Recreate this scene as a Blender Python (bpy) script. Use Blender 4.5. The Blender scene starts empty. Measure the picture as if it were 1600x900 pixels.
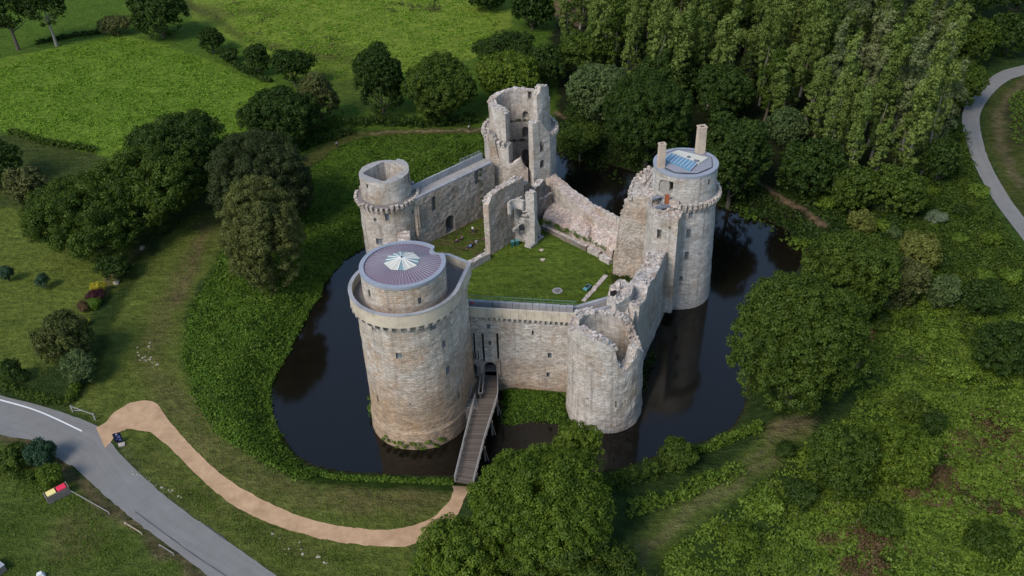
import bpy, bmesh, math, random
import numpy as np
from mathutils import Vector, Matrix, noise

random.seed(7)
rng = np.random.default_rng(7)
SC = bpy.context.scene
COL = SC.collection

# ------------------------------------------------------------------ camera
F = 1400.0; PITCH = math.radians(34.5); CAMH = 97.0; ROLL = math.radians(2.4)
_s, _c = math.sin(PITCH), math.cos(PITCH)
_cr, _sr = math.cos(ROLL), math.sin(ROLL)

def ray(px, py):
    a = (px - 800) / F; b = (450 - py) / F
    u = a * _cr + b * _sr; v = -a * _sr + b * _cr
    return (u, _c + v * _s, -_s + v * _c)

def P(px, py, z=3.0):
    d = ray(px, py); t = (z - CAMH) / d[2]
    return (d[0] * t, d[1] * t, z)

def project(x, y, z):
    dz = z - CAMH
    depth = y * _c - dz * _s
    u = x / depth; v = (y * _s + dz * _c) / depth
    a = u * _cr - v * _sr; b = u * _sr + v * _cr
    return 800 + F * a, 450 - F * b, depth

def hit_cyl(px, py, cx, cy, r, far=False):
    d = ray(px, py)
    A = d[0] ** 2 + d[1] ** 2; B = -2 * (d[0] * cx + d[1] * cy); C = cx * cx + cy * cy - r * r
    disc = B * B - 4 * A * C
    if disc < 0: disc = 0
    t = (-B + (1 if far else -1) * math.sqrt(disc)) / (2 * A)
    x, y, z = d[0] * t, d[1] * t, CAMH + d[2] * t
    return math.atan2(y - cy, x - cx), z

def hit_wall(px, py, p0, p1):
    d = ray(px, py)
    wx, wy = p1[0] - p0[0], p1[1] - p0[1]
    L = math.hypot(wx, wy); wx /= L; wy /= L
    nx, ny = -wy, wx
    t = (p0[0] * nx + p0[1] * ny) / (d[0] * nx + d[1] * ny)
    x, y = d[0] * t, d[1] * t
    return (x - p0[0]) * wx + (y - p0[1]) * wy, CAMH + d[2] * t

cam = bpy.data.cameras.new('camera')
camo = bpy.data.objects.new('camera', cam); COL.objects.link(camo)
cam.sensor_width = 36.0; cam.lens = 36.0 * F / 1600.0
cam.clip_start = 1.0; cam.clip_end = 8000
camo.location = (0, 0, CAMH)
camo.rotation_mode = 'QUATERNION'
camo.rotation_quaternion = (Matrix.Rotation(math.pi / 2 - PITCH, 4, 'X') @ Matrix.Rotation(-ROLL, 4, 'Z')).to_quaternion()
SC.camera = camo

# ------------------------------------------------------------------ object helpers
def tag(o, label=None, cat=None, group=None, kind=None):
    if label: o['label'] = label
    if cat: o['category'] = cat
    if group: o['group'] = group
    if kind: o['kind'] = kind
    return o

def empty(name, loc, label, cat, group=None):
    o = bpy.data.objects.new(name, None); COL.objects.link(o)
    o.location = loc; o.empty_display_size = 0.3
    return tag(o, label, cat, group)

def adopt(o, parent):
    o.parent = parent
    if parent.type == 'EMPTY':
        o.matrix_parent_inverse = Matrix.Translation(parent.location).inverted()
    return o

def mesh_obj(name, V, Fc, mats, parent=None, uv=None, mi=None, smooth=False):
    me = bpy.data.meshes.new(name)
    me.from_pydata([tuple(v) for v in V], [], Fc)
    for m in (mats if isinstance(mats, (list, tuple)) else [mats]): me.materials.append(m)
    if mi is not None: me.polygons.foreach_set('material_index', mi)
    if uv is not None:
        l = me.uv_layers.new(name='UVMap')
        flat = np.array([c for f in uv for p in f for c in p], dtype=np.float32)
        l.data.foreach_set('uv', flat)
    if smooth: me.polygons.foreach_set('use_smooth', [True] * len(me.polygons))
    me.update()
    o = bpy.data.objects.new(name, me); COL.objects.link(o)
    if parent is not None: adopt(o, parent)
    return o

class MB:
    """collects boxes, bars and tubes into ONE mesh"""
    def __init__(s): s.V = []; s.F = []; s.U = []; s.M = []
    def face(s, idx, uv=None, m=0):
        s.F.append(tuple(idx)); s.M.append(m)
        if uv is None:
            uv = [(s.V[i][0] + s.V[i][1], s.V[i][2]) for i in idx]
        s.U.append(uv)
    def box(s, c, size, rz=0.0, m=0, jit=0.0, taper=1.0):
        cx, cy, cz = c; hx, hy, hz = size[0] / 2, size[1] / 2, size[2] / 2
        b = len(s.V); ca, sa = math.cos(rz), math.sin(rz)
        for k, z in enumerate((-hz, hz)):
            f = taper if k else 1.0
            for x, y in ((-hx, -hy), (hx, -hy), (hx, hy), (-hx, hy)):
                x *= f; y *= f
                j = [random.uniform(-jit, jit) for _ in range(3)]
                s.V.append((cx + x * ca - y * sa + j[0], cy + x * sa + y * ca + j[1], cz + z + j[2]))
        for f, du in (((0, 1, 5, 4), size[0]), ((1, 2, 6, 5), size[1]), ((2, 3, 7, 6), size[0]), ((3, 0, 4, 7), size[1])):
            s.face([b + i for i in f], [(0, cz - hz), (du, cz - hz), (du, cz + hz), (0, cz + hz)], m)
        s.face([b + 4, b + 5, b + 6, b + 7], [(0, 0), (size[0], 0), (size[0], size[1]), (0, size[1])], m)
        s.face([b + 3, b + 2, b + 1, b], [(0, 0), (size[0], 0), (size[0], size[1]), (0, size[1])], m)
    def bar(s, a, b_, w, h, m=0):
        a = Vector(a); b_ = Vector(b_); d = (b_ - a); L = d.length
        if L < 1e-6: return
        d /= L
        up = Vector((0, 0, 1)) if abs(d.z) < 0.95 else Vector((1, 0, 0))
        sd = d.cross(up).normalized(); u2 = sd.cross(d)
        b = len(s.V)
        for q in (a, b_):
            for x, y in ((-1, -1), (1, -1), (1, 1), (-1, 1)):
                s.V.append(tuple(q + sd * (x * w / 2) + u2 * (y * h / 2)))
        for f in ((0, 1, 5, 4), (1, 2, 6, 5), (2, 3, 7, 6), (3, 0, 4, 7)):
            s.face([b + i for i in f], [(0, 0), (w, 0), (w, L), (0, L)], m)
        s.face([b + 3, b + 2, b + 1, b], None, m); s.face([b + 4, b + 5, b + 6, b + 7], None, m)
    def tube(s, pts, radii, n=7, m=0):
        base = len(s.V); pts = [Vector(p) for p in pts]
        for i, p in enumerate(pts):
            d = (pts[min(i + 1, len(pts) - 1)] - pts[max(i - 1, 0)]).normalized()
            up = Vector((1, 0, 0)) if abs(d.x) < 0.8 else Vector((0, 1, 0))
            a = d.cross(up).normalized(); b = d.cross(a)
            for k in range(n):
                t = 2 * math.pi * k / n
                s.V.append(tuple(p + (a * math.cos(t) + b * math.sin(t)) * radii[i]))
        for i in range(len(pts) - 1):
            for k in range(n):
                k2 = (k + 1) % n
                s.face([base + i * n + k, base + i * n + k2, base + (i + 1) * n + k2, base + (i + 1) * n + k], None, m)
        s.face([base + k for k in range(n)][::-1], None, m)
        s.face([base + (len(pts) - 1) * n + k for k in range(n)], None, m)
    def disc(s, cx, cy, z, rfun, n=48, m=0, z2=None, m2=None):
        """prism of radius rfun(theta), from z2 (bottom) to z (top)"""
        b = len(s.V); ring = []
        for k in range(n):
            t = 2 * math.pi * k / n; r = rfun(t) if callable(rfun) else rfun
            ring.append((cx + r * math.cos(t), cy + r * math.sin(t)))
        for x, y in ring: s.V.append((x, y, z))
        s.face(list(range(b, b + n)), [(x, y) for x, y in ring], m)
        if z2 is not None:
            for x, y in ring: s.V.append((x, y, z2))
            for k in range(n):
                k2 = (k + 1) % n
                u0, u1 = k * 6.283 / n * 3, (k + 1) * 6.283 / n * 3
                s.face([b + n + k, b + n + k2, b + k2, b + k], [(u0, z2), (u1, z2), (u1, z), (u0, z)], m if m2 is None else m2)
            s.face(list(range(b + n, b + 2 * n))[::-1], None, m)
    def build(s, name, mats, parent=None, smooth=False):
        return mesh_obj(name, s.V, s.F, mats, parent, s.U, s.M, smooth)

# ------------------------------------------------------------------ materials
def newmat(name):
    m = bpy.data.materials.new(name); m.use_nodes = True
    nt = m.node_tree; nt.nodes.clear()
    out = nt.nodes.new('ShaderNodeOutputMaterial')
    return m, nt, out
def nd(nt, t, **kw):
    n = nt.nodes.new('ShaderNode' + t)
    for k, v in kw.items():
        if k.startswith('_'): setattr(n, k[1:], v)
        else: n.inputs[k.replace('__', ' ')].default_value = v
    return n
def lk(nt, a, b): nt.links.new(a, b)
def mixc(nt, fac, a, b, mode='MIX'):
    n = nt.nodes.new('ShaderNodeMix'); n.data_type = 'RGBA'; n.blend_type = mode
    for sock, val in ((n.inputs[0], fac), (n.inputs[6], a), (n.inputs[7], b)):
        if isinstance(val, (int, float)): sock.default_value = val
        elif isinstance(val, tuple): sock.default_value = (*val[:3], 1)
        else: nt.links.new(val, sock)
    return n.outputs[2]
def ramp(nt, val, p0, p1):
    n = nt.nodes.new('ShaderNodeMapRange'); n.clamp = True
    n.inputs[1].default_value = p0; n.inputs[2].default_value = p1
    nt.links.new(val, n.inputs[0]); return n.outputs[0]
def noisetex(nt, vec, scale, detail=3.0, rough=0.55):
    n = nt.nodes.new('ShaderNodeTexNoise'); n.inputs['Scale'].default_value = scale
    n.inputs['Detail'].default_value = detail; n.inputs['Roughness'].default_value = rough
    if vec is not None: nt.links.new(vec, n.inputs['Vector'])
    return n.outputs['Fac']
def maths(nt, op, a, b=0.0):
    n = nt.nodes.new('ShaderNodeMath'); n.operation = op
    for s_, v in ((n.inputs[0], a), (n.inputs[1], b)):
        if isinstance(v, (int, float)): s_.default_value = v
        else: nt.links.new(v, s_)
    return n.outputs[0]
def principled(nt, out, col, rough=0.9, bump=None, bstr=0.4, bdist=0.05, spec=0.2, metal=0.0):
    p = nd(nt, 'BsdfPrincipled')
    p.inputs['Roughness'].default_value = rough
    p.inputs['Specular IOR Level'].default_value = spec
    p.inputs['Metallic'].default_value = metal
    if isinstance(col, tuple): p.inputs['Base Color'].default_value = (*col[:3], 1)
    else: lk(nt, col, p.inputs['Base Color'])
    if bump is not None:
        b = nd(nt, 'Bump', Strength=bstr, Distance=bdist); lk(nt, bump, b.inputs['Height'])
        lk(nt, b.outputs[0], p.inputs['Normal'])
    lk(nt, p.outputs[0], out.inputs[0])
    return p

def stone(name, grey=(.40, .37, .335), brown=(.30, .215, .145), brown_amt=.5, lowbrown=0.0, rubble=False, white=.5, dark=.5, soft=.0):
    m, nt, out = newmat(name)
    tc = nd(nt, 'TexCoord'); uv = tc.outputs['UV']; ob = tc.outputs['Object']
    wob = nd(nt, 'TexNoise', Scale=.7); lk(nt, uv, wob.inputs['Vector'])
    va = nt.nodes.new('ShaderNodeVectorMath'); va.operation = 'MULTIPLY_ADD'
    lk(nt, wob.outputs['Color'], va.inputs[0]); va.inputs[1].default_value = (.4, .07, 0); lk(nt, uv, va.inputs[2])
    br = nt.nodes.new('ShaderNodeTexBrick'); lk(nt, va.outputs[0], br.inputs['Vector'])
    br.inputs['Scale'].default_value = 1.0
    br.inputs['Brick Width'].default_value = .62; br.inputs['Row Height'].default_value = .30
    br.inputs['Mortar Size'].default_value = .022; br.inputs['Mortar Smooth'].default_value = .5
    br.inputs['Bias'].default_value = 0.0
    br.inputs['Color1'].default_value = (0, 0, 0, 1); br.inputs['Color2'].default_value = (1, 1, 1, 1); br.inputs['Mortar'].default_value = (.5, .5, .5, 1)
    vor = nt.nodes.new('ShaderNodeTexVoronoi'); lk(nt, ob, vor.inputs['Vector']); vor.inputs['Scale'].default_value = 2.6 if rubble else 1.9
    sep = nd(nt, 'SeparateColor'); lk(nt, vor.outputs['Color'], sep.inputs[0])
    # brown / grey weathering in large patches
    big = noisetex(nt, ob, .16, 5, .62)
    fac = ramp(nt, big, .60 - brown_amt * .25, .78 - brown_amt * .25)
    if lowbrown:
        sx = nd(nt, 'SeparateXYZ'); lk(nt, ob, sx.inputs[0])
        hz = ramp(nt, maths(nt, 'ADD', sx.outputs['Z'], maths(nt, 'MULTIPLY', noisetex(nt, ob, .12, 4), 14.0)), lowbrown + 9.5, lowbrown + 3.5)
        fac = maths(nt, 'MAXIMUM', maths(nt, 'MULTIPLY', fac, .55), maths(nt, 'MULTIPLY', hz, .85))
    colr = mixc(nt, fac, grey, brown)
    # stone by stone variation
    v1 = mixc(nt, br.outputs['Color'], (.62, .60, .58), (1.28, 1.27, 1.24)) if not rubble else mixc(nt, sep.outputs[0], (.6, .58, .55), (1.35, 1.33, 1.3))
    colr = mixc(nt, .52 * (1 - soft), colr, v1, 'MULTIPLY')
    mott = noisetex(nt, ob, 1.1, 6, .72)
    colr = mixc(nt, .55, colr, mixc(nt, ramp(nt, mott, .3, .7), (.55, .53, .51), (1.35, 1.36, 1.38)), 'MULTIPLY')
    v2 = mixc(nt, sep.outputs[1], (.74, .71, .68), (1.22, 1.22, 1.24))
    colr = mixc(nt, .75 if rubble else .35, colr, v2, 'MULTIPLY')
    mpb = nd(nt, 'Mapping'); lk(nt, va.outputs[0], mpb.inputs[0]); mpb.inputs['Scale'].default_value = (.38, 1.7, 1)
    band = noisetex(nt, mpb.outputs[0], 1.0, 4, .65)
    if not rubble: colr = mixc(nt, .55 * (1 - soft * .5), colr, mixc(nt, ramp(nt, band, .32, .68), (.66, .60, .54), (1.26, 1.27, 1.28)), 'MULTIPLY')
    # orange stones
    orange = ramp(nt, maths(nt, 'MULTIPLY', sep.outputs[2], ramp(nt, noisetex(nt, ob, .3, 3), .4, .65)), .55, .75)
    colr = mixc(nt, maths(nt, 'MULTIPLY', orange, .6 * brown_amt + .1), colr, (.44, .25, .13))
    pv = nt.nodes.new('ShaderNodeTexVoronoi'); pvm = nd(nt, 'Mapping'); lk(nt, va.outputs[0], pvm.inputs[0]); pvm.inputs['Scale'].default_value = (.22, .42, 1)
    lk(nt, pvm.outputs[0], pv.inputs['Vector']); pv.inputs['Scale'].default_value = 1.0; ps = nd(nt, 'SeparateColor'); lk(nt, pv.outputs['Color'], ps.inputs[0])
    colr = mixc(nt, .4, colr, mixc(nt, ps.outputs[0], (.78, .74, .70), (1.16, 1.17, 1.19)), 'MULTIPLY')
    # mortar
    if not rubble:
        colr = mixc(nt, maths(nt, 'MULTIPLY', br.outputs['Fac'], .5 * (1 - soft)), colr, (.20, .175, .15))
    # long damp streaks running down the face
    mp = nd(nt, 'Mapping'); lk(nt, uv, mp.inputs[0]); mp.inputs['Scale'].default_value = (1.3, .07, 1)
    st = ramp(nt, noisetex(nt, mp.outputs[0], 1.0, 4, .6), .50, .72)
    colr = mixc(nt, maths(nt, 'MULTIPLY', st, dark), colr, (.15, .14, .125), 'MIX')
    # dark grime blotches & pale lichen
    g = ramp(nt, noisetex(nt, ob, .55, 6, .7), .52, .72)
    colr = mixc(nt, maths(nt, 'MULTIPLY', g, dark * .8), colr, (.13, .12, .105))
    w = ramp(nt, noisetex(nt, ob, 1.9, 5, .75), .57, .66)
    w = maths(nt, 'MULTIPLY', w, ramp(nt, noisetex(nt, ob, .25, 3), .42, .6))
    colr = mixc(nt, maths(nt, 'MULTIPLY', w, white), colr, (.62, .60, .58))
    fine = noisetex(nt, ob, 6.5, 5, .75)
    colr = mixc(nt, .7, colr, mixc(nt, fine, (.55, .55, .55), (1.45, 1.44, 1.42)), 'MULTIPLY')
    h = maths(nt, 'ADD', maths(nt, 'MULTIPLY', fine, .8), maths(nt, 'MULTIPLY', sep.outputs[0], .45))
    if not rubble: h = maths(nt, 'SUBTRACT', h, maths(nt, 'MULTIPLY', br.outputs['Fac'], .5))
    principled(nt, out, colr, .95, h, 1.0, .14, .1)
    return m

def plain(name, col, rough=.8, var=.25, scale=2.0, bstr=.3, spec=.25, metal=0.0, dirt=None):
    m, nt, out = newmat(name)
    tc = nd(nt, 'TexCoord'); ob = tc.outputs['Object']
    n = noisetex(nt, ob, scale, 5, .65)
    c = mixc(nt, n, tuple(x * (1 - var) for x in col), tuple(x * (1 + var) for x in col))
    if dirt: c = mixc(nt, ramp(nt, noisetex(nt, ob, scale * .3, 5, .7), .48, .68), c, dirt)
    principled(nt, out, c, rough, n, bstr, .02, spec, metal)
    return m

M = {}
M['stoneA'] = stone('stone_gate_tower', grey=(.60, .555, .495), brown=(.45, .315, .195), brown_amt=.55, lowbrown=11.0, white=.55, dark=.5)
M['stone'] = stone('stone_pale_weathered', grey=(.60, .56, .505), brown=(.42, .325, .225), brown_amt=.3, white=.7, dark=.62, soft=.35)
M['stoneW'] = stone('stone_curtain_wall', grey=(.60, .56, .505), brown=(.46, .325, .21), brown_amt=.45, lowbrown=4.5, white=.5, dark=.42)
M['stoneD'] = stone('stone_grey_tower', grey=(.58, .56, .525), brown=(.40, .33, .27), brown_amt=.1, white=.65, dark=.5, soft=.4)
M['stoneIn'] = stone('stone_warm_inner', grey=(.54, .485, .42), brown=(.44, .29, .19), brown_amt=.5, lowbrown=4.0, white=.35, dark=.5)
M['stoneDk'] = stone('stone_dark', grey=(.28, .255, .23), brown=(.24, .18, .13), brown_amt=.5, white=.15, dark=.8)  # darker stone for inner walls, ledges, buttress and bridge pier
M['rubble'] = stone('stone_rubble', grey=(.52, .475, .43), brown=(.42, .32, .25), brown_amt=.3, rubble=True, white=.7, dark=.5)
M['vault'] = stone('stone_vault_rubble', grey=(.53, .45, .395), brown=(.46, .36, .30), brown_amt=.4, rubble=True, white=.5, dark=.28)
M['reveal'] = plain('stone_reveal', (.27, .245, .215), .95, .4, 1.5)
M['cream'] = plain('cream_render', (.50, .43, .33), .9, .12, 1.2, dirt=(.30, .26, .20))
M['coping'] = plain('lead_coping', (.30, .30, .31), .7, .2, 1.0, dirt=(.2, .2, .2))
M['flag'] = plain('walkway_paving', (.17, .15, .135), .95, .35, 1.2)
M['flagl'] = plain('pale_paving', (.30, .28, .26), .95, .35, 1.2)
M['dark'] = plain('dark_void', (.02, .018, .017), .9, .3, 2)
M['wood'] = plain('weathered_timber', (.20, .165, .14), .9, .35, 3.0)
M['woodgrey'] = plain('grey_timber', (.27, .26, .245), .85, .3, 3.0)
M['rust'] = plain('red_door', (.28, .085, .035), .8, .2, 2)
M['glass'] = plain('window_glass', (.13, .16, .19), .25, .2, .6, spec=.6)
M['glassblue'] = plain('roof_glass_blue', (.10, .22, .32), .22, .25, .8, spec=.6)
M['glassteal'] = plain('roof_glass_teal', (.17, .25, .26), .3, .2, .8, spec=.5)
M['glasscream'] = plain('roof_glass_cream', (.52, .50, .42), .4, .12, .8, spec=.4)
M['white'] = plain('white_paint', (.68, .67, .64), .6, .1, 2)
M['metal'] = plain('galvanised_metal', (.36, .37, .38), .5, .2, 2, metal=.3)
M['greenrail'] = plain('green_rail', (.10, .18, .13), .6, .2, 2)
M['slate'] = plain('slate_roof', (.13, .14, .165), .6, .4, 1.5)
M['chim'] = plain('chimney_stone', (.47, .375, .29), .95, .2, 1.8, dirt=(.34, .28, .22))

# zinc annulus: radial standing seams, purple-brown sheets
def zinc(name, cx, cy, n, c1, c2, radial=True):
    m, nt, out = newmat(name)
    tc = nd(nt, 'TexCoord'); ob = tc.outputs['Object']; uv = tc.outputs['UV']
    sx = nd(nt, 'SeparateXYZ'); lk(nt, uv, sx.inputs[0])
    fr = maths(nt, 'FRACT', sx.outputs['X'])
    seam = ramp(nt, maths(nt, 'ABSOLUTE', maths(nt, 'SUBTRACT', fr, .5)), .36, .46)
    wn = nt.nodes.new('ShaderNodeTexWhiteNoise'); wn.noise_dimensions = '1D'; lk(nt, maths(nt, 'FLOOR', sx.outputs['X']), wn.inputs['W'])
    base = mixc(nt, noisetex(nt, ob, .5, 4, .6), c1, c2)
    base = mixc(nt, maths(nt, 'MULTIPLY', wn.outputs[0], .3), base, c2)
    base = mixc(nt, maths(nt, 'MULTIPLY', seam, .6), base, (.30, .31, .34))
    principled(nt, out, base, .5, seam, .5, .06, .4)
    return m
M['zincA'] = zinc('zinc_purple_sheets', 0, 0, 64, (.135, .075, .10), (.215, .160, .195))
M['zincD'] = zinc('zinc_grey_sheets', 0, 0, 40, (.20, .205, .24), (.26, .25, .27))
M['lead'] = plain('lead_rim', (.25, .27, .31), .6, .22, .9, spec=.4)
# ------------------------------------------------------------------ masonry builders
def slab(outer, inner, zb, zt_out, zt_in=None, closed=True, nz=None, nt=3, amp=.06, rag=.0, mats=None, name='wall', parent=None, seed=0, uvs=1.0):
    """thick masonry: outer/inner plan polylines of equal length; zt_* per-sample top heights"""
    n = len(outer)
    if not hasattr(zb, '__len__'): zb = [zb] * n
    zt_in = zt_out if zt_in is None else zt_in
    nz = nz or max(3, int((max(zt_out) - min(zb)) / .6))
    S = [0.0]
    for i in range(1, n + 1):
        a, b = outer[i - 1], outer[i % n]
        S.append(S[-1] + math.hypot(b[0] - a[0], b[1] - a[1]))
    V = []; MM = 2 * (nz + 1) + (nt - 1)
    prof = []
    for i in range(n):
        o, q = outer[i], inner[i]
        dx, dy = o[0] - q[0], o[1] - q[1]; L = math.hypot(dx, dy) or 1; dx /= L; dy /= L
        col = []
        for k in range(nz + 1):
            z = zb[i] + (zt_out[i] - zb[i]) * k / nz
            d = noise.noise(Vector((o[0] * 1.3 + seed, o[1] * 1.3, z * 1.6))) * amp + noise.noise(Vector((o[0] * .4, o[1] * .4 + seed, z * .4))) * amp * 1.5
            col.append((o[0] + dx * d, o[1] + dy * d, z))
        for k in range(1, nt):
            f = k / nt
            z = zt_out[i] * (1 - f) + zt_in[i] * f + rag * noise.noise(Vector((o[0] * 2.1 + f * 5, o[1] * 2.1, seed)))
            col.append((o[0] * (1 - f) + q[0] * f, o[1] * (1 - f) + q[1] * f, z))
        for k in range(nz + 1):
            z = zt_in[i] + (zb[i] - zt_in[i]) * k / nz
            d = noise.noise(Vector((q[0] * 1.3 + seed + 9, q[1] * 1.3, z * 1.6))) * amp
            col.append((q[0] - dx * d, q[1] - dy * d, z))
        V += col; prof.append(L)
    Fc = []; U = []; MI = []
    def uvof(i, j, s):
        z = V[i * MM + j][2]
        if j <= nz: return (s, z)
        return (s, z)
    last = n if closed else n - 1
    for i in range(last):
        i2 = (i + 1) % n; s0, s1 = S[i], S[i + 1]
        for j in range(MM):
            j2 = (j + 1) % MM
            Fc.append((i * MM + j, i2 * MM + j, i2 * MM + j2, i * MM + j2))
            if nz <= j < nz + nt:
                t0 = (j - nz) / nt * prof[i]; t1 = (j + 1 - nz) / nt * prof[i]
                U.append([(s0, t0), (s1, t0), (s1, t1), (s0, t1)]); MI.append(1)
            else:
                U.append([uvof(i, j, s0), uvof(i2, j, s1), uvof(i2, j2, s1), uvof(i, j2, s0)]); MI.append(0)
    if not closed:
        for i in (0, n - 1):
            # end caps as strips of quads between outer & inner columns
            b = i * MM
            for k in range(nz):
                a0, a1 = b + k, b + k + 1
                c0, c1 = b + MM - 1 - k, b + MM - 2 - k
                if k == nz - 1:
                    poly = [a0] + list(range(a1, c1 + 1)) + [c0]
                    # a1 .. c1 covers the top profile
                else: poly = [a0, a1, c1, c0]
                uv = [((0 if idx - b <= nz else prof[i]), V[idx][2]) for idx in poly]
                if i == 0: pass
                else: poly = poly[::-1]; uv = uv[::-1]
                Fc.append(tuple(poly)); U.append(uv); MI.append(0)
    mats = mats or [M['stone'], M['rubble'], M['reveal']]
    o = mesh_obj(name, V, Fc, mats, parent, U, MI)
    return o

def fix_normals(o):
    bm = bmesh.new(); bm.from_mesh(o.data); bmesh.ops.recalc_face_normals(bm, faces=bm.faces); bm.to_mesh(o.data); bm.free()

def cut(o, cutters):
    """carve openings: cutters is a list of MB-style convex prisms (verts, faces)"""
    if not cutters: return
    fix_normals(o)
    V = []; Fc = []
    for v, f in cutters:
        b = len(V); V += v; Fc += [tuple(b + i for i in q) for q in f]
    me = bpy.data.meshes.new('c'); me.from_pydata(V, [], Fc)
    for m in o.data.materials: me.materials.append(m)
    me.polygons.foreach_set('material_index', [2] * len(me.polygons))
    me.uv_layers.new(name='UVMap')
    c = bpy.data.objects.new('c', me); COL.objects.link(c); fix_normals(c)
    md = o.modifiers.new('b', 'BOOLEAN'); md.operation = 'DIFFERENCE'; md.object = c; md.solver = 'EXACT'; md.use_self = True
    dg = bpy.context.evaluated_depsgraph_get()
    new = bpy.data.meshes.new_from_object(o.evaluated_get(dg))
    o.modifiers.clear(); old = o.data; o.data = new; new.name = old.name
    bpy.data.meshes.remove(old); bpy.data.objects.remove(c); bpy.data.meshes.remove(me)

def prism(center, nrm, w, h, depth_out, depth_in, arch=False):
    """opening box centred at `center`, nrm = horizontal outward angle; returns (verts, faces)"""
    nx, ny = math.cos(nrm), math.sin(nrm); tx, ty = -ny, nx
    prof = [(-w / 2, -h / 2), (w / 2, -h / 2)]
    if arch:
        hs = h / 2 - w / 2
        for k in range(0, 9):
            t = math.pi * k / 8
            prof.append((w / 2 * math.cos(t), hs + w / 2 * math.sin(t)))
    else: prof += [(w / 2, h / 2), (-w / 2, h / 2)]
    V = []
    for d in (depth_out, -depth_in):
        for a, z in prof: V.append((center[0] + tx * a + nx * d, center[1] + ty * a + ny * d, center[2] + z))
    n = len(prof); Fc = [tuple(range(n)), tuple(range(n, 2 * n))[::-1]]
    for k in range(n): Fc.append((k, (k + 1) % n, n + (k + 1) % n, n + k))
    return V, Fc

def window(center, nrm, w, h, parent, inset=.45, glass='glass', frame=True, arch=False, name='window', fm='woodgrey'):
    """pane with frame and bars, set back in the reveal"""
    mb = MB(); nx, ny = math.cos(nrm), math.sin(nrm)
    rz = nrm - math.pi / 2
    c = (center[0] - nx * inset, center[1] - ny * inset, center[2])
    mb.box(c, (w + .1, .05, h + .1), rz, 0)
    if frame:
        f = .07; tx, ty = -ny, nx
        for sgn in (-1, 1):
            mb.box((c[0] + tx * sgn * (w / 2 - f / 2) + nx * .05, c[1] + ty * sgn * (w / 2 - f / 2) + ny * .05, c[2]), (f, .06, h), rz, 1)
            mb.box((c[0] + nx * .052, c[1] + ny * .052, c[2] + sgn * (h / 2 - f / 2)), (w - 2 * f, .06, f), rz, 1)
        mb.box((c[0] + nx * .05, c[1] + ny * .05, c[2]), (.05, .05, h - 2 * f), rz, 1)
    return mb.build(name, [M[glass], M[fm]], parent)

def circle(cx, cy, r, n=96, a0=0.0, a1=2 * math.pi, closed=True):
    m = n if closed else n - 1
    out = []
    for k in range(n):
        t = a0 + (a1 - a0) * k / m
        rr = r(t) if callable(r) else r
        out.append((cx + rr * math.cos(t), cy + rr * math.sin(t)))
    return out

def line(p0, p1, ds=.5):
    L = math.hypot(p1[0] - p0[0], p1[1] - p0[1]); n = max(3, int(L / ds) + 1)
    return [(p0[0] + (p1[0] - p0[0]) * k / (n - 1), p0[1] + (p1[1] - p0[1]) * k / (n - 1)) for k in range(n)]

def interp(x, xs, ys): return float(np.interp(x, xs, ys))

def ragged(s, seed, a=.5):
    return a * (noise.noise(Vector((s * .9, seed, 0))) + .55 * noise.noise(Vector((s * 2.3, seed + 4, 0)))) + (.5 * a * (((math.sin(math.floor(s / .8) * 12.9 + seed) * 43758.5) % 1) - .5))

def straight_wall(name, p0, p1, thick, zb, prof, parent, rag=.3, mats=None, seed=0, amp=.06, side=1, zin=None, nt=3, ds=.45):
    """p0->p1 is the outer face; thickness goes to the left of the direction when side=1.
    prof: list of (s, z) for the top"""
    L = math.hypot(p1[0] - p0[0], p1[1] - p0[1]); wx, wy = (p1[0] - p0[0]) / L, (p1[1] - p0[1]) / L
    nx, ny = -wy * side, wx * side
    outer = line(p0, p1, ds); inner = [(x + nx * thick, y + ny * thick) for x, y in outer]
    xs = [a for a, _ in prof]; ys = [b for _, b in prof]
    zt = []; zi = []
    for k in range(len(outer)):
        s = L * k / (len(outer) - 1)
        z = interp(s, xs, ys); zt.append(z + ragged(s, seed, rag))
        zi.append((z if zin is None else z + zin) + ragged(s, seed + 11, rag))
    return slab(outer, inner, zb, zt, zi, closed=False, amp=amp, rag=rag, mats=mats, name=name, parent=parent, seed=seed, nt=nt)

def hull(pts):
    pts = sorted(set(pts))
    def half(ps):
        h = []
        for p in ps:
            while len(h) >= 2 and (h[-1][0] - h[-2][0]) * (p[1] - h[-2][1]) - (h[-1][1] - h[-2][1]) * (p[0] - h[-2][0]) <= 0: h.pop()
            h.append(p)
        return h
    a = half(pts); b = half(pts[::-1])
    return a[:-1] + b[:-1]

def resample(poly, ds=.5):
    out = []
    n = len(poly)
    for i in range(n):
        a, b = poly[i], poly[(i + 1) % n]; L = math.hypot(b[0] - a[0], b[1] - a[1]); k = max(1, int(round(L / ds)))
        for j in range(k): out.append((a[0] + (b[0] - a[0]) * j / k, a[1] + (b[1] - a[1]) * j / k))
    return out

def offset(poly, d):
    """offset closed ccw polygon outwards by d (small, smooth outlines)"""
    n = len(poly); out = []
    for i in range(n):
        a, b = poly[i - 1], poly[(i + 1) % n]
        tx, ty = b[0] - a[0], b[1] - a[1]; L = math.hypot(tx, ty)
        out.append((poly[i][0] + ty / L * d, poly[i][1] - tx / L * d))
    return out

GROUND = 3.0; COURT = 4.5
G0 = (-9.3, 112.9); G1 = (9.6, 109.6)
def on_wall(px, py, p0=G0, p1=G1):
    s_, z_ = hit_wall(px, py, p0, p1); L = math.hypot(p1[0] - p0[0], p1[1] - p0[1])
    return (p0[0] + (p1[0] - p0[0]) / L * s_, p0[1] + (p1[1] - p0[1]) / L * s_, z_)
castle = empty('castle_ruin', (2, 138, 0), 'large ruined stone castle with five round towers standing in the dark moat', 'castle')

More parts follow.
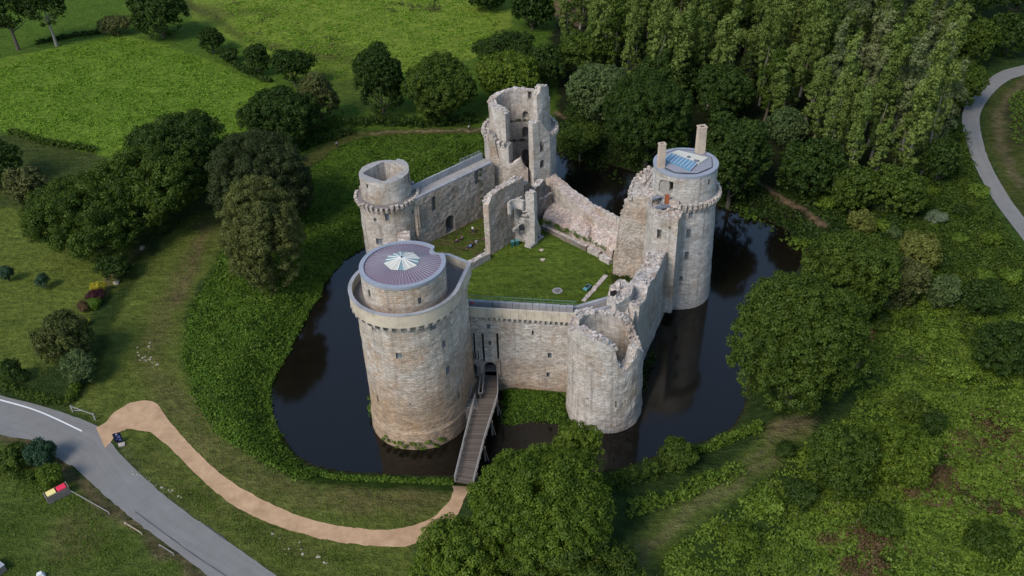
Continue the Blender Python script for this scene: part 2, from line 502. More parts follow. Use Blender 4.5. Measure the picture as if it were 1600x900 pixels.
# ================================================================== gate tower (front left, big)
AC = (-15.3, 106.5)
Q1 = P(736, 411, 25.4)[:2]; Q2 = P(702, 397, 25.4)[:2]
def outlineA(r, dq):
    pts = circle(AC[0], AC[1], r, 120)
    for q in (Q1, Q2):
        d = math.hypot(q[0] - AC[0], q[1] - AC[1]); f = (d - dq) / d
        pts.append((AC[0] + (q[0] - AC[0]) * f, AC[1] + (q[1] - AC[1]) * f))
    return resample(hull(pts), .5)
mA = [M['stoneA'], M['rubble'], M['reveal']]
oA = outlineA(7.3, .9)
def batter(poly, c, k): return [(c[0] + (x - c[0]) * k, c[1] + (y - c[1]) * k) for x, y in poly]
# body in one slab whose lower courses flare: displaced after build
towerA = slab(oA, offset(oA, -1.9), -1.5, [23.7] * len(oA), amp=.05, mats=mA, name='round_tower', parent=castle, nz=56, seed=3)
for v in towerA.data.vertices:
    z = v.co.z
    k = 1.0 + .028 * max(0, min(1, (6.0 - z) / 6.0)) + .012 * max(0, (22 - z) / 22) + (.022 if z < 3.2 else 0)
    v.co.x = AC[0] + (v.co.x - AC[0]) * k; v.co.y = AC[1] + (v.co.y - AC[1]) * k
tag(towerA, 'tall intact gate tower with purple zinc roof and walkway')
cuts = []; wins = []
for px, py, w, h in ((677, 509, 1.0, 1.5), (695, 538, .8, 1.4), (623, 557, .9, 1.1), (701, 578, .9, 1.6), (583, 512, .8, 1.2), (717, 617, .35, 1.4), (590, 624, .35, 1.3), (575, 560, .3, .3), (641, 632, .3, .3), (670, 575, .25, .25)):
    t, z = hit_cyl(px, py, AC[0], AC[1], 7.4)
    c = (AC[0] + 7.4 * math.cos(t), AC[1] + 7.4 * math.sin(t), z)
    cuts.append(prism(c, t, w, h, .9, 3.2 if w > .3 else .9))
    if w > .6: wins.append((c, t, w, h))
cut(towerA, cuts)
for c, t, w, h in wins: window(c, t, w, h, towerA)
# corbels, parapet, platform
oP = outlineA(8.05, .0)
mb = MB(); n = len(oP); acc = 0
corb = resample(outlineA(7.3, .95), .5)
tot = len(corb); last = None; dist = 0
for i in range(tot):
    a, b = corb[i], corb[(i + 1) % tot]
    dist += math.hypot(b[0] - a[0], b[1] - a[1])
    if dist >= 1.02:
        dist = 0
        ang = math.atan2(b[1] - a[1], b[0] - a[0])
        nx, ny = math.sin(ang), -math.cos(ang)
        for k, (dd, zz) in enumerate(((.12, 22.45), (.35, 22.8), (.55, 23.15))):
            mb.box((a[0] + nx * (dd - .25), a[1] + ny * (dd - .25), zz), (.42, .5 + dd * .9, .36), ang, 0, .02)
ob_ = outlineA(7.25, 1.0); b0 = len(mb.V)
for x, y in ob_: mb.V += [(x, y, 22.4), (x, y, 23.3)]
for i in range(len(ob_)):
    j = (i + 1) % len(ob_); mb.face([b0 + 2 * i, b0 + 2 * j, b0 + 2 * j + 1, b0 + 2 * i + 1])
mb.build('corbel_course', [M['rubble']], towerA)
par = slab(oP, offset(oP, -.42), 23.35, [25.4] * n, amp=.015, mats=[M['cream'], M['coping'], M['reveal']], name='parapet', parent=towerA, nz=4)
mb = MB(); ins = offset(oP, -.43)
b = len(mb.V)
for x, y in ins: mb.V.append((x, y, 24.1))
mb.face(list(range(b, b + len(ins))), [(x, y) for x, y in ins])
mb.build('walkway', [M['flag']], towerA)
# coping stripe + handrail near the joint
mb = MB(); cop = offset(oP, .06); cop2 = offset(oP, -.5)
for i in range(len(cop)):
    j = (i + 1) % len(cop); b = len(mb.V)
    for p, z in ((cop[i], 25.41), (cop[j], 25.41), (cop2[j], 25.41), (cop2[i], 25.41), (cop[i], 25.51), (cop[j], 25.51), (cop2[j], 25.51), (cop2[i], 25.51)): mb.V.append((p[0], p[1], z))
    for f in ((4, 5, 6, 7), (0, 1, 5, 4), (2, 3, 7, 6)): mb.face([b + q for q in f])
mb.build('coping', [M['coping']], towerA)
# upper drum with the notch at the back right
nt_ang, _z = hit_cyl(688, 392, AC[0], AC[1], 6.2, far=True)
def rA(t):
    d = (t - nt_ang + math.pi) % (2 * math.pi) - math.pi
    return 6.03 - (.95 * max(0, 1 - (abs(d) / .17) ** 4) if abs(d) < .17 else 0)
oD = circle(AC[0], AC[1], rA, 128); iD = circle(AC[0], AC[1], lambda t: rA(t) - 1.0, 128)
drum = slab(oD, iD, 24.0, [28.5] * 128, amp=.04, mats=mA, name='upper_drum', parent=towerA, nz=14, seed=5)
cuts = []; wl = []
for px, py, w, h in ((656, 470, .5, 1.1), (577, 459, .5, 1.3)):
    t, z = hit_cyl(px, py, AC[0], AC[1], 6.03); c = (AC[0] + 6.03 * math.cos(t), AC[1] + 6.03 * math.sin(t), z)
    cuts.append(prism(c, t, w, h, .5, 1.6)); wl.append((c, t, w, h))
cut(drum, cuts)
for q in wl: window(*q, towerA, frame=False)
# roof: lead rim, zinc annulus with standing seams, octagonal glass pyramid
mb = MB()
N = 128
def annulus(mb, cx, cy, f0, f1, z0, z1, n, m, sc=64):
    b = len(mb.V)
    for k in range(n + 1):
        t = 2 * math.pi * k / n
        r0 = f0(t) if callable(f0) else f0; r1 = f1(t) if callable(f1) else f1
        mb.V.append((cx + r0 * math.cos(t), cy + r0 * math.sin(t), z0)); mb.V.append((cx + r1 * math.cos(t), cy + r1 * math.sin(t), z1))
    for k in range(n):
        u0, u1 = k / n * sc, (k + 1) / n * sc
        mb.face([b + 2 * k, b + 2 * k + 2, b + 2 * k + 3, b + 2 * k + 1], [(u0, 0), (u1, 0), (u1, 1), (u0, 1)], m)
rin = lambda t: rA(t) - .55
annulus(mb, AC[0], AC[1], lambda t: rA(t) + .10, lambda t: rA(t) + .10, 28.40, 28.82, N, 0)
annulus(mb, AC[0], AC[1], lambda t: rA(t) + .10, rin, 28.82, 28.85, N, 0)
annulus(mb, AC[0], AC[1], rin, rin, 28.85, 28.60, N, 0)
mb.build('roof_rim', [M['lead']], towerA)
OCT = 2.55
def octr(t):
    k = math.pi / 4; tt = ((t - .2) % k) - k / 2
    return OCT * math.cos(k / 2) / math.cos(tt)
mb = MB()
annulus(mb, AC[0], AC[1], rin, octr, 28.62, 29.15, N, 0)
for k in range(64):      # real standing seams
    t = 2 * math.pi * k / 64; r0 = rin(t) - .02; r1 = octr(t) + .05
    mb.bar((AC[0] + r0 * math.cos(t), AC[1] + r0 * math.sin(t), 28.65), (AC[0] + r1 * math.cos(t), AC[1] + r1 * math.sin(t), 29.18), .05, .06, 1)
mb.build('zinc_roof', [M['zincA'], M['lead']], towerA)
mb = MB(); b = len(mb.V)
for k in range(16):
    t = .2 + math.pi / 8 * k; r = octr(t - 1e-6)
    mb.V.append((AC[0] + r * math.cos(t), AC[1] + r * math.sin(t), 29.20))
mb.V.append((AC[0], AC[1], 29.75))
cm = [0, 1, 0, 0, 0, 0, 1, 0, 1, 1, 0, 1, 1, 0, 1, 0]
for k in range(16):
    tdeg = (math.degrees(.2 + math.pi / 8 * (k + .5))) % 360
    cream = (20 < tdeg < 75) or (190 < tdeg < 260) or (285 < tdeg < 335)
    mb.face([b + k, b + (k + 1) % 16, b + 16], None, 1 if cream else 0)
    t = .2 + math.pi / 8 * k; r = octr(t - 1e-6)
    mb.bar((AC[0] + r * math.cos(t), AC[1] + r * math.sin(t), 29.24), (AC[0], AC[1], 29.80), .09, .08, 2)
mb.disc(AC[0], AC[1], 29.95, .14, 10, 3, 29.70)
mb.build('skylight', [M['glassteal'], M['glasscream'], M['white'], M['dark']], towerA)

# ================================================================== small back-left tower
BC = (-23.3, 152.8)
mS = [M['stone'], M['rubble'], M['reveal']]
oB = circle(*BC, 5.45, 80)
towerB = slab(oB, circle(*BC, 4.0, 80), -1.5, [15.2] * 80, amp=.06, mats=mS, name='round_tower', parent=castle, seed=21)
for v in towerB.data.vertices:
    k = 1 + .02 * max(0, (15 - v.co.z) / 15); v.co.x = BC[0] + (v.co.x - BC[0]) * k; v.co.y = BC[1] + (v.co.y - BC[1]) * k
tag(towerB, 'round tower with a square open shaft in its hollow top')
cuts = []; wl = []
for px, py, w, h in ((586, 344, .6, .75), (605, 340, .8, 1.6), (645, 331, .4, .8), (592, 378, 1.2, 1.4), (650, 366, .5, 1.3)):
    t, z = hit_cyl(px, py, *BC, 5.55); c = (BC[0] + 5.5 * math.cos(t), BC[1] + 5.5 * math.sin(t), z)
    cuts.append(prism(c, t, w, h, .7, 2.2)); wl.append((c, t, w, h))
cut(towerB, cuts)
for q in wl: window(*q, towerB, frame=q[2] > 1)
mb = MB()
for k in range(38):
    t = 2 * math.pi * k / 38
    for dd, zz in ((5.55, 14.2), (5.8, 14.6), (6.02, 15.02)):
        mb.box((BC[0] + (dd - .1) * math.cos(t), BC[1] + (dd - .1) * math.sin(t), zz), (.5, .6, .4), t + math.pi / 2, 0, .05)
    if random.random() < .8: mb.box((BC[0] + 6.0 * math.cos(t), BC[1] + 6.0 * math.sin(t), 15.42), (.55, .5, random.uniform(.3, .6)), t + math.pi / 2, 0, .07)
annulus(mb, *BC, 5.6, 5.6, 14.0, 15.2, 60, 0)
mb.build('corbel_course', [M['rubble']], towerB)
mb = MB(); annulus(mb, *BC, 5.95, 4.6, 15.2, 15.45, 64, 0, 1); annulus(mb, *BC, 5.95, 5.6, 15.2, 14.6, 64, 0, 1)
mb.build('terrace', [M['flag']], towerB)
dB0 = circle(*BC, 4.75, 96)
def sq(t):
    a = 3.05; tt = t - math.radians(8)
    return a / max(abs(math.cos(tt)) + abs(math.sin(tt)), .001) * 1.28 if True else a
def sqr(t):
    tt = t - math.radians(5); c_, s_ = abs(math.cos(tt)), abs(math.sin(tt)); p = 1.12
    return 4.05 / ((c_ ** p + s_ ** p) ** (1 / p))
ztB = [20.0 + (.55 if 10 < math.degrees(2 * math.pi * k / 96) < 60 else 0) + .12 * noise.noise(Vector((k * .3, 0, 3))) for k in range(96)]
drumB = slab(dB0, circle(*BC, sqr, 96), 14.9, ztB, amp=.05, mats=[M['stone'], M['flagl'], M['reveal']], name='hollow_drum', parent=towerB, nz=12, seed=8)
cuts = []
for px, py, w, h in ((574, 291, .4, .9), (639, 279, .8, 1.9)):
    t, z = hit_cyl(px, py, *BC, 4.75); cuts.append(prism((BC[0] + 4.75 * math.cos(t), BC[1] + 4.75 * math.sin(t), z), t, w, h, .5, 1.0))
cut(drumB, cuts)
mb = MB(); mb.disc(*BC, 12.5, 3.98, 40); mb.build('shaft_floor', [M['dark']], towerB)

# ================================================================== ruined keep at the back
CC = (3.0, 171.0)
op0 = math.radians(-110); op1 = math.radians(-60)     # the open side looks to the camera
a0, a1 = op1, op0 + 2 * math.pi
nC = 100
outC = circle(*CC, 7.45, nC, a0, a1, False); inC = circle(*CC, 5.0, nC, a0, a1, False)
ztC = []
for k in range(nC):
    t = math.degrees(a0 + (a1 - a0) * k / (nC - 1)); ztC.append(19.3 + ragged(k * .45, 2, .25) if -30 < t < 205 else 18.7 + ragged(k * .45, 2, .6))
towerC = slab(outC, inC, -1.5, ztC, closed=False, amp=.10, mats=[M['stone'], M['rubble'], M['reveal']], name='round_tower', parent=castle, seed=31, nz=34)
tag(towerC, 'gutted keep, its front torn open to show the arches inside')
cuts = []
for px, py, w, h in ((822, 181, 1.5, 2.4), (822, 206, 1.6, 2.6), (823, 243, 1.9, 3.2), (824, 262, 1.7, 2.2)):
    t, z = hit_cyl(px, py, *CC, 5.2, far=True)
    if z < 18: cuts.append(prism((CC[0] + 5.2 * math.cos(t), CC[1] + 5.2 * math.sin(t), z), t, w, h, 1.6, 1.0, True))
for px, py, w, h in ((847, 228, 1.1, 2.3), (847, 254, 1.2, 2.0)):
    t, z = hit_cyl(px, py, *CC, 7.45); cuts.append(prism((CC[0] + 7.3 * math.cos(t), CC[1] + 7.3 * math.sin(t), z), t, w, h, 1.2, 1.5, True))
cut(towerC, cuts)
outU = circle(*CC, 6.25, 90, math.radians(-56), math.radians(242), False); inU = circle(*CC, lambda t: 4.95 - .55 * max(0, min(1, (math.degrees(t) - 150) / 60)), 90, math.radians(-56), math.radians(242), False)
ztU = []
for k in range(90):
    t = -56 + 298 * k / 89
    z = interp(t, [-62, -48, -46, -18, -15, 20, 190, 205, 232, 236, 244], [28.0, 29.2, 30.1, 29.0, 25.7, 25.7, 25.6, 25.6, 25.4, 25.3, 24.6])
    ztU.append(z + ragged(k * .4, 6, .18))
drumC = slab(outU, inU, 19.0, ztU, closed=False, amp=.07, mats=mS, name='upper_drum', parent=towerC, seed=12, nz=16)
t, z = hit_cyl(822, 181, *CC, 5.25, far=True)
t2, z2 = hit_cyl(829, 148, *CC, 5.25, far=True)
cut(drumC, [prism((CC[0] + 5.2 * math.cos(t), CC[1] + 5.2 * math.sin(t), z), t, 1.4, 2.4, .6, 1.0, True),
            prism((CC[0] + 5.2 * math.cos(t2), CC[1] + 5.2 * math.sin(t2), z2), t2, .9, 1.7, .7, 1.0)])
mb = MB()
for k in range(46):
    t = 2 * math.pi * k / 46; d = math.degrees(t)
    if 250 < d < 300: continue
    for dd, zz in ((7.25, 18.5), (7.45, 18.9), (7.6, 19.3)):
        mb.box((CC[0] + dd * math.cos(t), CC[1] + dd * math.sin(t), zz), (.6, .8, .42), t + math.pi / 2, 0, .06)
    if random.random() < .75: mb.box((CC[0] + 7.6 * math.cos(t), CC[1] + 7.6 * math.sin(t), 19.7), (.6, .6, random.uniform(.3, .7)), t + math.pi / 2, 0, .07)
mb.build('corbel_course', [M['rubble']], towerC)
# ledges where the floors were
for z, g in ((9.2, 0), (14.2, 1), (18.9, 2)):
    mb = MB(); n = 60
    for k in range(n):
        t = math.radians(-40) + math.radians(262) * k / n
        mb.box((CC[0] + 5.1 * math.cos(t), CC[1] + 5.1 * math.sin(t), z + random.uniform(-.05, .05)), (.5, .5, .28), t + math.pi / 2, 0, .04)
    mb.build('floor_ledge', [M['stoneDk']], towerC)
mb = MB(); mb.disc(*CC, 4.6, 5.3, 48); mb.build('keep_floor', [M['flag']], towerC)
# broken cheeks either side of the gap
def hitw(px, py, p0, p1): return hit_wall(px, py, p0, p1)
def wall_px(name, p0, p1, thick, zb, tops, parent, **kw):
    prof = sorted(hit_wall(x, y, p0, p1) for x, y in tops)
    return straight_wall(name, p0, p1, thick, zb, prof, parent, **kw)
pL0 = (CC[0] - 6.4, CC[1] - 5.6); pL1 = (CC[0] - 1.6, CC[1] - 7.0)
w = wall_px('broken_wall', pL0, pL1, 1.6, 3.5, [(762, 205), (772, 215), (778, 245), (790, 262), (800, 258)], towerC, rag=.5, seed=41, mats=[M['stoneIn'], M['rubble'], M['reveal']])
pF0 = (CC[0] - 3.4, CC[1] - 7.4); pF1 = (CC[0] + 1.2, CC[1] - 7.9)
w = wall_px('broken_wall', pF0, pF1, 1.2, 3.5, [(785, 262), (800, 258), (815, 246), (818, 262), (830, 268)], towerC, rag=.5, seed=43, mats=[M['stoneIn'], M['rubble'], M['reveal']])
pR0 = (CC[0] + 2.4, CC[1] - 8.0); pR1 = (CC[0] + 5.9, CC[1] - 5.6)
w = wall_px('broken_wall', pR0, pR1, 1.5, 3.5, [(836, 192), (846, 190), (856, 205), (868, 215)], towerC, rag=.4, seed=45, mats=mS)
cs = []
for px, py, ww, hh in ((847, 229, 1.1, 2.3), (847, 256, 1.1, 1.8), (852, 296, 1.2, 2.0)):
    s_, z_ = hit_wall(px, py, pR0, pR1); L = math.hypot(pR1[0] - pR0[0], pR1[1] - pR0[1]); dx, dy = (pR1[0] - pR0[0]) / L, (pR1[1] - pR0[1]) / L
    cs.append(prism((pR0[0] + dx * s_, pR0[1] + dy * s_, z_), math.atan2(-dx, dy) if False else math.atan2(-dx, dy), ww, hh, 2.5, 2.5, True))
cut(w, cs)

# ================================================================== right tower
DC = (30.7, 138.2)
mD = [M['stoneD'], M['rubble'], M['reveal']]
oD_ = circle(*DC, 5.95, 88)
towerD = slab(oD_, circle(*DC, 4.2, 88), -1.5, [21.4] * 88, amp=.05, mats=mD, name='round_tower', parent=castle, seed=51, nz=44)
for v in towerD.data.vertices:
    k = 1.06 - .10 * max(0, min(1, v.co.z / 21.0)); v.co.x = DC[0] + (v.co.x - DC[0]) * k; v.co.y = DC[1] + (v.co.y - DC[1]) * k
tag(towerD, 'right tower with two chimneys and glazed roof')
cuts = []; wl = []
for px, py, w, h in ((1080, 336, .75, 1.9), (1076, 366, .75, 1.8), (1073, 400, .7, 1.8), (1064, 435, .6, 1.0), (1093, 397, .3, .3), (1064, 443, .2, .2)):
    t, z = hit_cyl(px, py, *DC, 6.0); c = (DC[0] + 5.95 * math.cos(t), DC[1] + 5.95 * math.sin(t), z)
    cuts.append(prism(c, t, w, h, .6, 2.5)); wl.append((c, t, w, h))
cut(towerD, cuts)
for q in wl[:4]: window(*q, towerD, frame=q[2] > .65, fm='woodgrey')
mb = MB()
for k in range(44):
    t = 2 * math.pi * k / 44; d = math.degrees(t)
    if 165 < d < 250: continue
    for dd, zz in ((5.75, 20.4), (5.98, 20.8), (6.2, 21.2)):
        mb.box((DC[0] + dd * math.cos(t), DC[1] + dd * math.sin(t), zz), (.5, .7, .4), t + math.pi / 2, 0, .05)
    mb.box((DC[0] + 6.25 * math.cos(t), DC[1] + 6.25 * math.sin(t), 21.62), (.52, .5, random.uniform(.25, .6)), t + math.pi / 2, 0, .06)
annulus(mb, *DC, 5.85, 5.85, 20.2, 21.4, 60, 0)
mb.build('corbel_course', [M['rubble']], towerD)
mb = MB(); b0 = 0
for k in range(49):
    t = math.radians(-100 + 265 * k / 48); mb.V += [(DC[0] + 6.3 * math.cos(t), DC[1] + 6.3 * math.sin(t), 21.42), (DC[0] + 5.3 * math.cos(t), DC[1] + 5.3 * math.sin(t), 21.52)]
for k in range(48): mb.face([2 * k, 2 * k + 2, 2 * k + 3, 2 * k + 1])
mb.build('terrace', [M['flagl']], towerD)
drumD = slab(circle(*DC, 5.45, 96), circle(*DC, 4.3, 96), 21.35, [26.55] * 96, amp=.05, mats=mD, name='upper_drum', parent=towerD, nz=18, seed=53)
cuts = []
t, z = hit_cyl(1048, 292, *DC, 5.45); c1 = (DC[0] + 5.45 * math.cos(t), DC[1] + 5.45 * math.sin(t), z); cuts.append(prism((c1[0], c1[1], c1[2]), t, .8, 2.0, .5, 1.8))
tb, zb_ = hit_cyl(1038, 292, *DC, 5.45); cuts.append(prism((DC[0] + 5.6 * math.cos(tb), DC[1] + 5.6 * math.sin(tb), zb_), tb, 2.6, 2.6, .5, .55, True))
t3, z3 = hit_cyl(1108, 284, *DC, 5.45); c3 = (DC[0] + 5.45 * math.cos(t3), DC[1] + 5.45 * math.sin(t3), z3); cuts.append(prism(c3, t3, .6, 1.0, .5, 1.8))
cut(drumD, cuts); window(c3, t3, .6, 1.0, towerD, frame=False)
mb = MB()
annulus(mb, *DC, 5.55, 5.55, 26.3, 26.75, 96, 0); annulus(mb, *DC, 5.55, 4.95, 26.75, 26.8, 96, 0); annulus(mb, *DC, 4.95, 4.2, 26.8, 26.65, 96, 0)
mb.build('roof_rim', [M['lead']], towerD)
mb = MB(); b = len(mb.V)
for k in range(8):
    t = math.radians(12) + math.pi / 4 * k; mb.V.append((DC[0] + 4.75 * math.cos(t), DC[1] + 4.75 * math.sin(t), 26.84))
mb.V.append((DC[0], DC[1], 27.15))
for k in range(8):
    A_, B_ = mb.V[b + k], mb.V[b + (k + 1) % 8]
    mb.face([b + k, b + (k + 1) % 8, b + 8], [(0, 0), (9, 0), (4.5, 4)])
    mb.bar(A_, B_, .08, .08, 1)
mb.build('zinc_roof', [M['zincD'], M['dark']], towerD)
# roof glazing: blue panes with white bars beside a cream hatch strip, running left-high to right-low
RZ = 27.25
g = [P(1038, 249, RZ), P(1049, 239, RZ), P(1090, 254, RZ), P(1079, 265, RZ)]
hx = [P(1051, 237.5, RZ), P(1060, 234.5, RZ), P(1106, 246, RZ), P(1092, 255, RZ)]
hx2 = [P(1092, 255, RZ), P(1101, 250, RZ), P(1090, 262, RZ), P(1079, 266.5, RZ)]
def lerp3(a, b, f): return tuple(a[i] + (b[i] - a[i]) * f for i in range(3))
mb = MB()
def thickquad(mb, q, dz, m):
    b = len(mb.V)
    for x, y, z in q: mb.V.append((x, y, z))
    for x, y, z in q: mb.V.append((x, y, z - dz))
    mb.face([b, b + 1, b + 2, b + 3], None, m)
    for k in range(4): mb.face([b + k, b + (k + 1) % 4, b + 4 + (k + 1) % 4, b + 4 + k], None, m)
thickquad(mb, g, .5, 0)
for k in range(9):
    f = k / 8; a_ = lerp3(g[0], g[3], f); b_ = lerp3(g[1], g[2], f)
    mb.bar((a_[0], a_[1], RZ + .04), (b_[0], b_[1], RZ + .04), .07, .06, 1)
mb.build('skylight', [M['glassblue'], M['white']], towerD)
mb = MB(); thickquad(mb, hx, .5, 0)
q1 = lerp3(hx[0], hx[3], .62); mb.box((q1[0] + .1, q1[1] + .55, RZ + .1), (.5, .4, .25), .3, 1)
q2 = lerp3(hx[0], hx[3], .93); mb.box((q2[0], q2[1] + .45, RZ + .08), (.9, .5, .2), -.5, 1)
mb.build('roof_hatch', [M['glasscream'], M['slate']], towerD)
for (px, py, topy, w, d) in ((1093.5, 238, 199, 1.45, 1.2), (1032.5, 260, 226, 1.15, .95)):
    x, y, _ = P(px, py, 26.9)
    n_ = math.hypot(x, y); zt = CAMH + ray(px + 1.5, topy)[2] * (y / ray(px + 1.5, topy)[1])
    mb = MB(); hgt = zt - 26.6
    mb.box((x, y, 26.6 + hgt / 2), (w, d, hgt), .18, 0, 0, .94)
    for sx in (-1, 1):
        mb.box((x + sx * w * .42 * math.cos(.18), y + sx * w * .42 * math.sin(.18), zt + .12), (w * .2, d * 1.08, .24), .18, 0)
        mb.box((x - sx * d * .44 * math.sin(.18), y + sx * d * .44 * math.cos(.18), zt + .121), (w * .64, d * .2, .24), .18, 0)
    mb.box((x, y, zt + .01), (w * .6, d * .6, .02), .18, 1)
    mb.build('chimney', [M['chim'], M['dark']], towerD)

# stair turret stub with curved slate roof and red door, against the right tower
TC = P(1034, 317, 21.5)[:2]
TC = (TC[0], TC[1])
oT = circle(*TC, 2.25, 40)
ztT = [21.2 + ragged(k * .35, 9, .3) + (1.0 if 60 < k * 9 < 150 else 0) for k in range(40)]
tur = slab(oT, circle(*TC, 1.75, 40), 6.0, ztT, amp=.10, mats=mS, name='stair_turret', parent=castle, seed=61)
mb = MB()
for k in range(22):     # stepped slate fan, rising like the stair below it
    t0 = math.radians(-140 + 15 * k); t1 = t0 + math.radians(15); z = 21.25 + .05 * k
    b = len(mb.V)
    for q, zz in (((0, 0), z + .35), ((1.78 * math.cos(t0), 1.78 * math.sin(t0)), z), ((1.78 * math.cos(t1), 1.78 * math.sin(t1)), z)): mb.V.append((TC[0] + q[0], TC[1] + q[1], zz))
    mb.face([b, b + 1, b + 2])
    mb.bar((TC[0], TC[1], z + .38), (TC[0] + 1.78 * math.cos(t0), TC[1] + 1.78 * math.sin(t0), z + .03), .05, .05, 1)
mb.build('slate_fan_roof', [M['slate'], M['lead']], tur)
dpos = P(1042, 312, 22.5)
mb = MB(); mb.box((dpos[0], dpos[1], 22.5), (.8, .12, 2.0), -.1, 0); mb.box((dpos[0] - .5, dpos[1] - .01, 22.5), (.2, .3, 2.1), -.1, 1); mb.box((dpos[0] + 1.3, dpos[1] - .2, 21.8), (1.6, .9, 1.2), -.3, 1, .1)
mb.build('red_door', [M['rust'], M['rubble']], tur)
for c_, r_, z0 in ((TC, 2.2, 21.2),):
    mb = MB()
    for k in range(9):
        t0 = math.radians(150 + 12 * k); t1 = math.radians(162 + 12 * k)
        mb.bar((c_[0] + r_ * math.cos(t0), c_[1] + r_ * math.sin(t0), z0 + .9), (c_[0] + r_ * math.cos(t1), c_[1] + r_ * math.sin(t1), z0 + .9), .05, .05)
        mb.bar((c_[0] + r_ * math.cos(t0), c_[1] + r_ * math.sin(t0), z0 - .4), (c_[0] + r_ * math.cos(t0), c_[1] + r_ * math.sin(t0), z0 + .9), .06, .06)
    mb.build('handrail', [M['metal']], tur)

# ================================================================== front right ruined tower
EC = (13.8, 106.5)
pts = [hit_cyl(px, py, *EC, 5.9) for px, py in ((899, 513), (918, 528), (944, 537), (961, 545), (966, 572), (976, 581), (986, 573), (997, 545))]
prof = sorted([(math.degrees(t), z) for t, z in pts])
angs = [-180, -172] + [a for a, _ in prof if a > -170] + [0, 25, 50, 90, 140, 180]
zs = [15.2, 15.0] + [z for a, z in prof if a > -170] + [10.2, 12.2, 14.8, 15.4, 16.2, 15.6]
nE = 96; ztE = []
for k in range(nE):
    a = math.degrees(2 * math.pi * k / nE); a = a - 360 if a > 180 else a
    ztE.append(interp(a, angs, zs) + ragged(k * .4, 14, .22))
mE = [M['stone'], M['rubble'], M['reveal']]
towerE = slab(circle(*EC, 5.75, nE), circle(*EC, 4.2, nE), -1.5, ztE, amp=.11, mats=mE, name='round_tower', parent=castle, seed=71, nz=26)
for v in towerE.data.vertices:
    z = v.co.z; k = 1.0 + .035 * max(0, min(1, (8.0 - z) / 8)) ; v.co.x = EC[0] + (v.co.x - EC[0]) * k; v.co.y = EC[1] + (v.co.y - EC[1]) * k
tag(towerE, 'squat front right tower, its broken top open to the sky')
t, z = hit_cyl(963, 633, *EC, 6.0); cs = [prism((EC[0] + 6 * math.cos(t), EC[1] + 6 * math.sin(t), z), t, .22, 1.2, .6, .8)]
for px, py in ((888, 600), (918, 624)):
    t, z = hit_cyl(px, py, *EC, 6.0); cs.append(prism((EC[0] + 6 * math.cos(t), EC[1] + 6 * math.sin(t), z), t, .3, .3, .6, .8))
cut(towerE, cs)
mb = MB(); mb.disc(*EC, 6.2, 4.25, 40); mb.build('chamber_floor', [M['flagl']], towerE)
# pieces of masonry standing in and over its hollow
def rblock(name, pts, zb, zt, parent, mats=mE, rag=.3, seed=0, amp=.12):
    poly = resample(pts, .45); cx = sum(p[0] for p in poly) / len(poly); cy = sum(p[1] for p in poly) / len(poly)
    zt_ = [zt + ragged(i * .45, seed, rag) for i in range(len(poly))]
    o = slab(poly, [(cx + (x - cx) * .06, cy + (y - cy) * .06) for x, y in poly], zb, zt_, [z + .1 for z in zt_], amp=amp, rag=rag, mats=mats, name=name, parent=parent, seed=seed, nt=6)
    return o
def quad_px(z, *pp): return [P(x, y, z)[:2] for x, y in pp]
rblock('masonry_mass', quad_px(16.6, (948, 466), (962, 476), (986, 462), (991, 446), (970, 434), (955, 446)), 4.5, 16.6, towerE, rag=.5, seed=81)
rblock('masonry_pier', quad_px(14.2, (966, 488), (990, 495), (994, 476), (972, 468)), 4.0, 14.2, towerE, rag=.5, seed=83)
rblock('masonry_mass', quad_px(13.4, (905, 500), (917, 510), (945, 500), (940, 488)), 6.0, 13.4, towerE, rag=.12, seed=85, mats=[M['stoneIn'], M['chim'], M['reveal']])
pw0 = P(925, 512, 11)[:2]; pw1 = P(972, 495, 13)[:2]
w = straight_wall('chamber_wall', pw0, pw1, 1.0, 5, [(0, 11.8), (3, 13.4), (5.5, 13.6)], towerE, rag=.25, seed=87, mats=[M['stoneIn'], M['rubble'], M['reveal']])
s_, z_ = hit_wall(941, 521, pw0, pw1); L = math.hypot(pw1[0] - pw0[0], pw1[1] - pw0[1]); dx, dy = (pw1[0] - pw0[0]) / L, (pw1[1] - pw0[1]) / L
cut(w, [prism((pw0[0] + dx * s_, pw0[1] + dy * s_, z_), math.atan2(-dx, dy), .6, 1.6, 2, 2, True)])
# paved ramp with low kerbs leading to the doorway
mb = MB()
ra, rb = P(893, 486, 14.8), P(962, 466, 15.6); rc, rd = P(898, 497, 14.8), P(970, 476, 15.6)
thickquad(mb, [rc, rd, rb, ra], .5, 0)
mb.bar((ra[0], ra[1], ra[2] + .3), (rb[0], rb[1], rb[2] + .3), .5, .7, 1); mb.bar((rc[0], rc[1], rc[2] + .2), (rd[0], rd[1], rd[2] + .2), .35, .5, 1)
mb.build('ramp', [M['flag'], M['coping']], towerE)
mb = MB(); x, y, z = P(958, 468, 15.8); mb.box((x, y, 16.5), (1.0, .2, 1.9), .3, 0); mb.box((x - .8, y - .2, 16.1), (.5, .5, .9), .3, 1); mb.box((x + .9, y, 16.1), (.6, .6, .9), .2, 1)
mb.build('doorway', [M['dark'], M['coping']], towerE)

